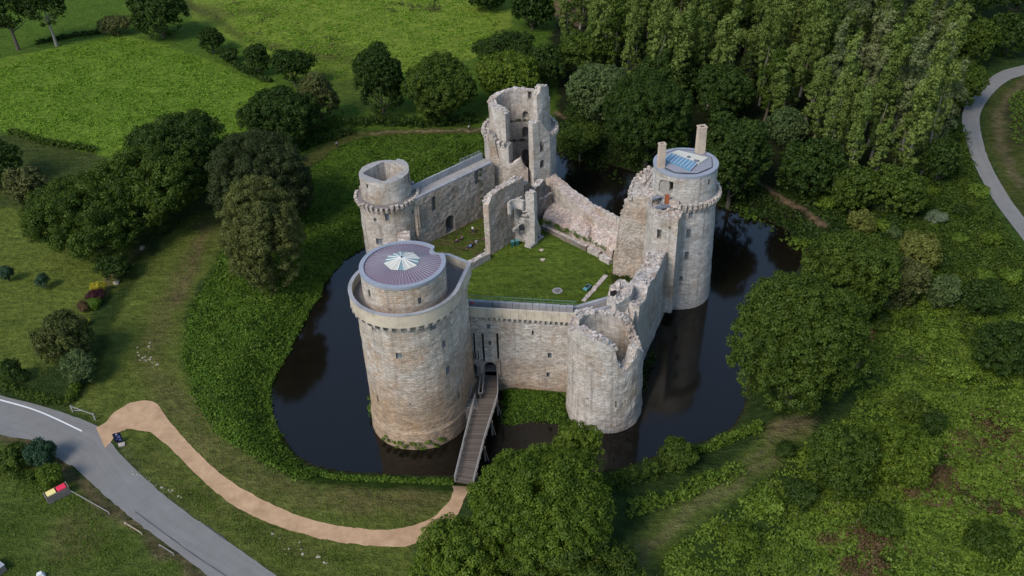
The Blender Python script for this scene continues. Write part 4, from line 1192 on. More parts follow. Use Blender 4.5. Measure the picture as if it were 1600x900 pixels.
def grid_mesh(name, X, Y, Z, C, mat, kind='structure'):
    ny, nx = X.shape; N = nx * ny
    V = np.stack([X, Y, Z], -1).reshape(-1, 3).astype(np.float32)
    i = np.arange(N).reshape(ny, nx); q = np.stack([i[:-1, :-1], i[:-1, 1:], i[1:, 1:], i[1:, :-1]], -1).reshape(-1, 4)
    me = bpy.data.meshes.new(name); me.vertices.add(N); me.vertices.foreach_set('co', V.ravel())
    me.loops.add(q.size); me.polygons.add(len(q)); me.loops.foreach_set('vertex_index', q.ravel().astype(np.int32))
    me.polygons.foreach_set('loop_start', np.arange(0, q.size, 4, dtype=np.int32)); me.polygons.foreach_set('loop_total', np.full(len(q), 4, np.int32))
    me.polygons.foreach_set('use_smooth', np.ones(len(q), bool))
    a = me.attributes.new('zone', 'FLOAT_COLOR', 'POINT')
    a.data.foreach_set('color', np.concatenate([C.reshape(-1, 3), np.ones((N, 1))], 1).astype(np.float32).ravel())
    me.materials.append(mat); me.update(); me.validate()
    o = bpy.data.objects.new(name, me); COL.objects.link(o); o['kind'] = kind
    return o
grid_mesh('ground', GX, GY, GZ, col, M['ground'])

# moat water
m, nt, out = newmat('moat_water')
ob = nd(nt, 'TexCoord').outputs['Object']
w1 = noisetex(nt, ob, .9, 3, .5)
p = principled(nt, out, mixc(nt, noisetex(nt, ob, .05, 3), (.005, .0042, .0028), (.008, .0065, .004)), .09, w1, .02, .05, .5)
p.inputs['IOR'].default_value = 1.48
M['water'] = m
mo = np.array(MOAT); cen = mo.mean(0)
Vw = [(cen[0] + (x - cen[0]) * 1.06, cen[1] + (y - cen[1]) * 1.06, 0.0) for x, y in MOAT]
tag(mesh_obj('moat_water', Vw, [tuple(range(len(Vw)))], [M['water']]), kind='structure')

# ribbons draped over the land
def hz(x, y): return float(height(np.array([[x]]), np.array([[y]]))[0, 0])
def ribbon(name, left, right, mat, lift, nw=6, step=1.2, wob=0.0):
    A = [P(x, y, 3)[:2] for x, y in left]; B = [P(x, y, 3)[:2] for x, y in right]
    def cr(p, t):
        n = len(p); i = min(int(t), n - 2); f = t - i
        p0, p1, p2, p3 = p[max(i - 1, 0)], p[i], p[i + 1], p[min(i + 2, n - 1)]
        return tuple(.5 * (2 * p1[k] + (p2[k] - p0[k]) * f + (2 * p0[k] - 5 * p1[k] + 4 * p2[k] - p3[k]) * f * f + (3 * p1[k] - p0[k] - 3 * p2[k] + p3[k]) * f ** 3) for k in (0, 1))
    V = []; ts = []
    for i in range(len(A) - 1):
        L = math.hypot(A[i + 1][0] - A[i][0], A[i + 1][1] - A[i][1]); k = max(1, int(L / step)); ts += [i + j / k for j in range(k)]
    ts.append(len(A) - 1 - 1e-6)
    s = 0; U = []; last = None
    rows = []
    for t in ts:
        a, b = cr(A, t), cr(B, t)
        if last: s += math.hypot(a[0] - last[0], a[1] - last[1])
        last = a
        W = math.hypot(a[0] - b[0], a[1] - b[1]); row = []
        e0 = wob * (noise.noise(Vector((s * .5, 1, 0))) + .6 * noise.noise(Vector((s * 1.7, 3, 0)))); e1 = wob * (noise.noise(Vector((s * .5, 7, 0))) + .6 * noise.noise(Vector((s * 1.7, 9, 0))))
        for j in range(nw + 1):
            f = j / nw; g_ = f + (e0 * (1 - f) + e1 * f) / max(W, .1)
            row.append((a[0] + (b[0] - a[0]) * g_, a[1] + (b[1] - a[1]) * g_)); U.append((f * W, s))
        rows.append(row)
    X = np.array([[p_[0] for p_ in r] for r in rows]); Y = np.array([[p_[1] for p_ in r] for r in rows]); Z = height(X, Y) + lift
    V = [(X[i, j], Y[i, j], Z[i, j]) for i in range(X.shape[0]) for j in range(nw + 1)]
    Fc = []; UU = []
    for i in range(len(rows) - 1):
        for j in range(nw):
            a = i * (nw + 1) + j; f = (a, a + 1, a + nw + 2, a + nw + 1); Fc.append(f); UU.append([U[q] for q in f])
    return tag(mesh_obj(name, V, Fc, [mat], None, UU), kind='structure')

m, nt, out = newmat('asphalt')
ob = nd(nt, 'TexCoord').outputs['Object']; uvn = nd(nt, 'TexCoord').outputs['UV']
mp = nd(nt, 'Mapping'); lk(nt, uvn, mp.inputs[0]); mp.inputs['Scale'].default_value = (.8, .03, 1)
c = mixc(nt, noisetex(nt, mp.outputs[0], 1.2, 3), (.150, .145, .134), (.215, .207, .192))
c = mixc(nt, .6, c, mixc(nt, noisetex(nt, ob, .35, 5, .7), (.6, .6, .6), (1.35, 1.35, 1.35)), 'MULTIPLY')
c = mixc(nt, .5, c, mixc(nt, noisetex(nt, ob, 6, 4, .7), (.6, .6, .6), (1.4, 1.4, 1.4)), 'MULTIPLY')
principled(nt, out, c, .85, noisetex(nt, ob, 12, 3), .3, .02, .3); M['asphalt'] = m
M['patch'] = plain('asphalt_patch', (.085, .085, .088), .9, .3, 3)
m, nt, out = newmat('gravel_path')
ob = nd(nt, 'TexCoord').outputs['Object']
c = mixc(nt, ramp(nt, noisetex(nt, ob, .45, 6, .72), .3, .7), (.33, .205, .115), (.52, .345, .205))
c = mixc(nt, .5, c, mixc(nt, noisetex(nt, ob, 7, 4, .8), (.55, .55, .55), (1.45, 1.45, 1.45)), 'MULTIPLY')
principled(nt, out, c, .95, noisetex(nt, ob, 9, 3), .5, .03, .1); M['gravel'] = m

ribbon('road', [(-120, 575), (-60, 596), (0, 617), (60, 632), (130, 656), (160, 672), (172, 690), (200, 722), (270, 785), (350, 842), (440, 905), (540, 980)],
       [(-120, 640), (-60, 660), (0, 679), (55, 690), (100, 717), (125, 738), (140, 752), (168, 778), (215, 817), (270, 858), (335, 908), (420, 980)], M['asphalt'], .045, 8, 1.2, .25)
ribbon('gravel_path', [(150, 668), (165, 660), (182, 642), (212, 628), (243, 630), (262, 655), (300, 698), (350, 745), (410, 781), (480, 810), (560, 826), (620, 827), (665, 815), (693, 795), (707, 772), (706, 750)],
       [(164, 700), (172, 692), (184, 678), (203, 671), (235, 677), (268, 702), (310, 745), (360, 787), (420, 817), (500, 841), (570, 852), (640, 853), (690, 832), (716, 803), (727, 776), (738, 752)], M['gravel'], .075, 6, .6, .3)
ribbon('country_lane', [(1720, 70), (1650, 88), (1600, 101), (1562, 112), (1530, 135), (1508, 165), (1502, 200), (1516, 248), (1545, 303), (1575, 345), (1610, 390), (1680, 470)],
       [(1720, 92), (1650, 104), (1600, 116), (1574, 126), (1550, 148), (1532, 178), (1530, 205), (1542, 250), (1568, 297), (1603, 345), (1640, 385), (1720, 460)], M['asphalt'], .06, 5, 1.6, .15)
ribbon('road_marking', [(-80, 603), (0, 623), (60, 641), (128, 672.5)], [(-80, 605.2), (0, 625.4), (60, 643.4), (128, 675)], M['white'], .06, 1, .8)
for a, b in () and (([(1544, 222), (1544.6, 224)], [(1552, 220.5), (1552.6, 222.6)]), ([(1508, 219), (1508.5, 221)], [(1514, 218), (1514.5, 220)])): ribbon('road_marking', a, b, M['white'], .075, 1, 1)
for a, b in (([(122, 732), (140, 745)], [(131, 727), (150, 739)]), ([(210, 800), (300, 866), (360, 905)], [(212, 799), (302, 865), (362, 904)]), ([(320, 822), (352, 844)], [(322, 821), (354, 843)]), ([(170, 769), (195, 786)], [(174, 766), (199, 783)]), ([(84, 712), (110, 728)], [(112, 702), (131, 717)])):
    ribbon('road_patch', a, b, M['patch'] if abs(a[0][1] - b[0][1]) < 3 else M['asphalt'], .062, 1, 1, .1)

# court lawn, court floor by the picnic, berm under the front wall
def sheet(name, poly, z, mat, color=None, st=.5, bump=.04, seed=0):
    xs = [p_[0] for p_ in poly]; ys = [p_[1] for p_ in poly]
    X, Y = np.meshgrid(np.arange(min(xs), max(xs), st), np.arange(min(ys), max(ys), st))
    Z = np.full(X.shape, z) + bump * wav(X, Y, .8, seed)
    ok = inside(X, Y, poly)
    idx = -np.ones(X.shape, int); idx[ok] = np.arange(ok.sum())
    V = np.stack([X[ok], Y[ok], Z[ok]], -1)
    q = np.stack([idx[:-1, :-1], idx[:-1, 1:], idx[1:, 1:], idx[1:, :-1]], -1).reshape(-1, 4); q = q[(q >= 0).all(1)]
    me = bpy.data.meshes.new(name); me.from_pydata(V.tolist(), [], q.tolist()); me.materials.append(mat)
    C = np.array([color(x, y) for x, y, _z in V]); a = me.attributes.new('zone', 'FLOAT_COLOR', 'POINT')
    a.data.foreach_set('color', np.concatenate([C, np.ones((len(C), 1))], 1).astype(np.float32).ravel())
    me.polygons.foreach_set('use_smooth', [True] * len(me.polygons))
    o = bpy.data.objects.new(name, me); COL.objects.link(o); o['kind'] = 'structure'; return o
pic = [P(x, y, COURT)[:2] for x, y in ((725, 385), (765, 372), (765, 395), (720, 400))]
def ccol(x, y):
    n_ = .5 + .5 * noise.noise(Vector((x * .35, y * .35, 2)))
    c_ = np.array((.105, .165, .024)) * (1 - n_ * .35) + np.array((.120, .145, .028)) * n_ * .35
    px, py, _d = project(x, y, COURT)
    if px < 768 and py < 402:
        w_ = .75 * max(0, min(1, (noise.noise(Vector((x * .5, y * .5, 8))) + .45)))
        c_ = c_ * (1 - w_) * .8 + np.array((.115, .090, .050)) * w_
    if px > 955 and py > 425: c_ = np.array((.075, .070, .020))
    return c_
inner = [(-19.5, 147), (-16.5, 115.5), (-8, 114.0), (9.5, 111.0), (17, 113.5), (21, 118), (28, 134), (27, 142), (12, 166), (3, 166.5), (-4, 163), (-18, 151)]
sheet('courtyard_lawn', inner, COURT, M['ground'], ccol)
def bcol(x, y): return np.array((.032, .062, .012))
berm = [P(x, y, .2)[:2] for x, y in ((782, 600), (900, 610), (892, 655), (868, 662), (830, 657), (800, 664), (783, 662))]
bz = sheet('grass_berm', berm, .0, M['ground'], bcol, .3)
bc = segdist(np.array([[v.co.x for v in bz.data.vertices]]), np.array([[v.co.y for v in bz.data.vertices]]), berm)[0]
for v, d in zip(bz.data.vertices, bc): v.co.z = -.3 + min(1.5, d * .55) + .12 * noise.noise(v.co * 1.1)
BERM = berm
# ------------------------------------------------------------------ leaves
def leafmat(name, c_lo, c_hi, sat_var=.2, scale=.35):
    m, nt, out = newmat(name)
    at = nd(nt, 'Attribute', _attribute_name='v'); ob = nd(nt, 'TexCoord').outputs['Object']
    oi = nd(nt, 'ObjectInfo')
    f = maths(nt, 'ADD', maths(nt, 'MULTIPLY', at.outputs['Fac'], .65), maths(nt, 'MULTIPLY', ramp(nt, noisetex(nt, ob, scale, 3), .3, .7), .35))
    c = mixc(nt, f, c_lo, c_hi)
    c = mixc(nt, maths(nt, 'MULTIPLY', oi.outputs['Random'], .9), c, mixc(nt, 1.0, c, (.74, .80, .74), 'MULTIPLY'))
    d = nd(nt, 'BsdfDiffuse'); lk(nt, c, d.inputs[0])
    t = nd(nt, 'BsdfTranslucent'); lk(nt, mixc(nt, 1.0, c, (1.1, 1.25, .6), 'MULTIPLY'), t.inputs[0])
    g = nd(nt, 'BsdfGlossy', Roughness=.5); g.inputs[0].default_value = (.5, .5, .5, 1)
    mx = nd(nt, 'MixShader', Fac=.22); lk(nt, d.outputs[0], mx.inputs[1]); lk(nt, t.outputs[0], mx.inputs[2])
    m2 = nd(nt, 'MixShader', Fac=.015); lk(nt, mx.outputs[0], m2.inputs[1]); lk(nt, g.outputs[0], m2.inputs[2])
    lk(nt, m2.outputs[0], out.inputs[0]); return m
LM = {
 'oak': leafmat('leaves_oak', (.015, .034, .005), (.112, .160, .022)),
 'dark': leafmat('leaves_dark', (.010, .026, .005), (.066, .106, .018)),
 'lime': leafmat('leaves_fresh', (.028, .056, .005), (.155, .215, .024)),
 'holm': leafmat('leaves_olive', (.026, .036, .009), (.165, .178, .050)),
 'holmd': leafmat('leaves_dark_olive', (.012, .021, .006), (.066, .086, .028)),
 'holml': leafmat('leaves_light_olive', (.030, .040, .008), (.190, .200, .058)),
 'poplar': leafmat('leaves_poplar', (.046, .076, .012), (.225, .280, .066)),
 'silver': leafmat('leaves_grey_poplar', (.074, .098, .034), (.285, .310, .140)),
 'willow': leafmat('leaves_grey_green', (.036, .062, .018), (.135, .180, .062)),
 'brownish': leafmat('leaves_brown_green', (.050, .060, .016), (.165, .170, .058)),
 'yellow': leafmat('leaves_yellow', (.30, .25, .02), (.60, .50, .05)),
 'purple': leafmat('leaves_purple', (.04, .012, .016), (.08, .03, .032)),
 'blue': leafmat('leaves_blue_green', (.018, .046, .024), (.066, .120, .062)),
 'white': leafmat('blossom_white', (.04, .08, .02), (.34, .38, .26)),
 'fern': leafmat('fern_fronds', (.032, .072, .008), (.160, .250, .028)),
 'meadow': leafmat('meadow_grass', (.070, .140, .010), (.215, .350, .034)),
 'lawn': leafmat('lawn_grass', (.070, .110, .014), (.160, .215, .034)),
 'grass': leafmat('rough_grass', (.052, .094, .010), (.150, .205, .030)),
 'bracken': leafmat('bracken', (.044, .088, .010), (.195, .270, .034)),
 'deadbr': leafmat('dead_bracken', (.055, .034, .016), (.16, .105, .050)),
}
M['bark'] = plain('bark', (.085, .072, .055), .95, .4, 2.5)
M['barkpale'] = plain('pale_bark', (.22, .20, .165), .95, .35, 2.5)

def leaves_mesh(name, C, Rc, per, size, mat, squash=.8, outward=None, seed=0, up=.25, aspect=.62):
    """leaf clumps: C (k,3) centres, Rc (k,) radii"""
    r = np.random.default_rng(seed)
    k = len(C); per = np.maximum(3, (per * (Rc / Rc.mean()) ** 2).astype(int)); idx = np.repeat(np.arange(k), per); n = len(idx)
    d = r.normal(size=(n, 3)); d /= np.linalg.norm(d, axis=1, keepdims=True)
    if outward is not None:
        d += outward[idx] * .55; d /= np.linalg.norm(d, axis=1, keepdims=True)
    rad = r.random(n) ** .35
    pos = C[idx] + d * (Rc[idx] * rad)[:, None] * np.array([1, 1, squash])
    nrm = d * 1.15 + r.normal(size=(n, 3)) * .42 + np.array([0, 0, up])
    nrm /= np.linalg.norm(nrm, axis=1, keepdims=True)
    a = np.cross(nrm, r.normal(size=(n, 3))); a /= np.linalg.norm(a, axis=1, keepdims=True); b = np.cross(nrm, a)
    s = size * (.6 + .8 * r.random(n))[:, None]
    w = s * aspect
    # a leaf-sprig quad with pointed ends
    V = np.stack([pos - a * s * .5, pos + b * w * .5 + nrm * s * .12, pos + a * s * .5, pos - b * w * .5 + nrm * s * .12], 1).reshape(-1, 3).astype(np.float32)
    me = bpy.data.meshes.new(name); me.vertices.add(4 * n); me.vertices.foreach_set('co', V.ravel())
    me.loops.add(4 * n); me.polygons.add(n); me.loops.foreach_set('vertex_index', np.arange(4 * n, dtype=np.int32))
    me.polygons.foreach_set('loop_start', np.arange(0, 4 * n, 4, dtype=np.int32)); me.polygons.foreach_set('loop_total', np.full(n, 4, np.int32))
    cl = r.random(k)
    v = np.clip(.45 * r.random(n) + .55 * cl[idx], 0, 1)
    at = me.attributes.new('v', 'FLOAT', 'FACE'); at.data.foreach_set('value', v.astype(np.float32))
    me.materials.append(mat); me.update()
    return me

def crown_mesh(name, R, Hh, mat, seed, leaf=.5, dens=1.0, kind='round', lobes=7):
    """crown centred at the origin, half-width R, half-height Hh, built of boughs (lobes) covered by clumps"""
    r = np.random.default_rng(seed)
    if kind == 'round':
        L = []
        L.append((0, 0, -.05 * Hh, R * .72, Hh * .80))
        for i in range(lobes):
            t = 2 * math.pi * (i + r.random() * .6) / lobes; ph = r.uniform(-.35, .75)
            rr = r.uniform(.34, .50)
            L.append((R * (.98 - rr) * math.cos(t) * math.cos(ph), R * (.98 - rr) * math.sin(t) * math.cos(ph), Hh * (1 - rr) * math.sin(ph), R * rr, Hh * rr * r.uniform(.8, 1.1)))
    elif kind == 'dome':
        L = [(0, 0, 0, R * .93, Hh * .97)]
        for i in range(lobes):
            t = r.uniform(0, 6.28); ph = r.uniform(-.6, 1.0); L.append((R * .62 * math.cos(t) * math.cos(ph), R * .62 * math.sin(t) * math.cos(ph), Hh * .62 * math.sin(ph), R * .36, Hh * .36))
    else:   # poplar: many upswept plumes
        L = []
        for i in range(lobes):
            z = -Hh + 2 * Hh * (i + .5) / lobes; env = math.sin(math.pi * min(.95, max(.10, (i + .9) / (lobes + .8)))) ** .6
            t = r.uniform(0, 6.28); q = R * env * r.uniform(.25, .68)
            L.append((q * math.cos(t), q * math.sin(t), z, R * env * r.uniform(.30, .46), Hh / lobes * r.uniform(1.6, 2.6)))
    Cs = []; Rs = []; Os = []
    for (x, y, z, a, h) in L:
        area = 4 * math.pi * ((a * a + a * h + a * h) / 3)
        rc = max(.6, min(a, R) * .20) if kind != 'poplar' else max(.7, a * .38)
        if kind == 'dome': rc = max(.6, R * .11) if a > R * .6 else R * .10
        nk = int(area / (rc * rc * (2.6 if kind == 'round' else 2.0)) * dens) + 4
        d = r.normal(size=(nk, 3)); d /= np.linalg.norm(d, axis=1, keepdims=True)
        d[:, 2] = np.where((d[:, 2] < -.45) & (r.random(nk) < .7), -d[:, 2], d[:, 2])
        dep = r.uniform(.74, 1.03, nk)
        Cs.append(np.stack([x + d[:, 0] * a * dep, y + d[:, 1] * a * dep, z + d[:, 2] * h * dep], -1)); Rs.append(rc * r.uniform(.65, 1.3, nk)); Os.append(d)
    C = np.concatenate(Cs); Rc = np.concatenate(Rs); O = np.concatenate(Os)
    per = (Rc.mean() ** 2) * 4 * math.pi * .75 / (leaf * leaf * .62) * .62
    return leaves_mesh(name, C, Rc, per, leaf, mat, outward=O, seed=seed + 1, up=.35 if kind != 'poplar' else .1, aspect=.62)

def trunk_mesh(name, h, r0, R, Hh, mat, seed, nb=6):
    random.seed(seed); mb = MB(); top = h + Hh * 1.1
    pts = [(0, 0, -.4), (.02, .0, h * .5), (random.uniform(-.2, .2), random.uniform(-.2, .2), h), (random.uniform(-.4, .4), random.uniform(-.4, .4), top)]
    mb.tube(pts, [r0 * 1.35, r0, r0 * .8, r0 * .25], 8)
    for i in range(nb):
        t = 6.28 * i / nb + random.uniform(-.3, .3); z0 = h * .75 + (top - h) * random.uniform(0, .5)
        e = (R * .62 * math.cos(t), R * .62 * math.sin(t), min(top + Hh * .4, z0 + Hh * random.uniform(.3, .9)))
        mb.tube([(0, 0, z0), (e[0] * .45, e[1] * .45, z0 + (e[2] - z0) * .35), e], [r0 * .5, r0 * .32, r0 * .1], 6)
    me_o = mb.build('trunk', [mat]); return me_o

def plant_tree(name, loc, R, Hh, zc, mat, label, cat='tree', kind='round', leaf=None, dens=1.0, seed=0, bark='bark', group=None, clear=None, lobes=7, tk=True):
    """loc: ground point; zc: crown centre height above the ground"""
    root = empty(name, loc, label, cat, group)
    leaf = leaf or .5
    me = crown_mesh('crown', R, Hh, LM[mat], seed, leaf, dens, kind, lobes)
    c = bpy.data.objects.new('crown', me); COL.objects.link(c); c.parent = root; c.location = (0, 0, zc)
    if tk:
        t = trunk_mesh('trunk', max(.4, zc - Hh * .8), max(.08, R * .055), R, Hh * .8, M[bark], seed)
        t.parent = root
    return root

def bbox_tree(x0, y0, x1, y1, base_z=3.0, clear=.72):
    """solve crown radius, half height and place from the crown's picture box"""
    cx, cy = (x0 + x1) / 2, (y0 + y1) / 2; zc = base_z + 4; R = Hh = 4
    for _ in range(25):
        x, y, z = P(cx, cy, zc); _p, _q, dep = project(x, y, zc)
        R = (x1 - x0) / 2 * dep / F; hm = (y1 - y0) / 2 * dep / F
        th = math.atan2(CAMH - zc, math.hypot(x, y))
        q = (hm ** 2 - (R * math.sin(th)) ** 2) / math.cos(th) ** 2
        Hh = math.sqrt(max(q, (.62 * R) ** 2)); Hh = min(Hh, R * 2.4)
        zc = base_z + Hh * clear + min(1.2, R * .15)
    g = hz(x, y); return (x, y, g), R, Hh, zc - g

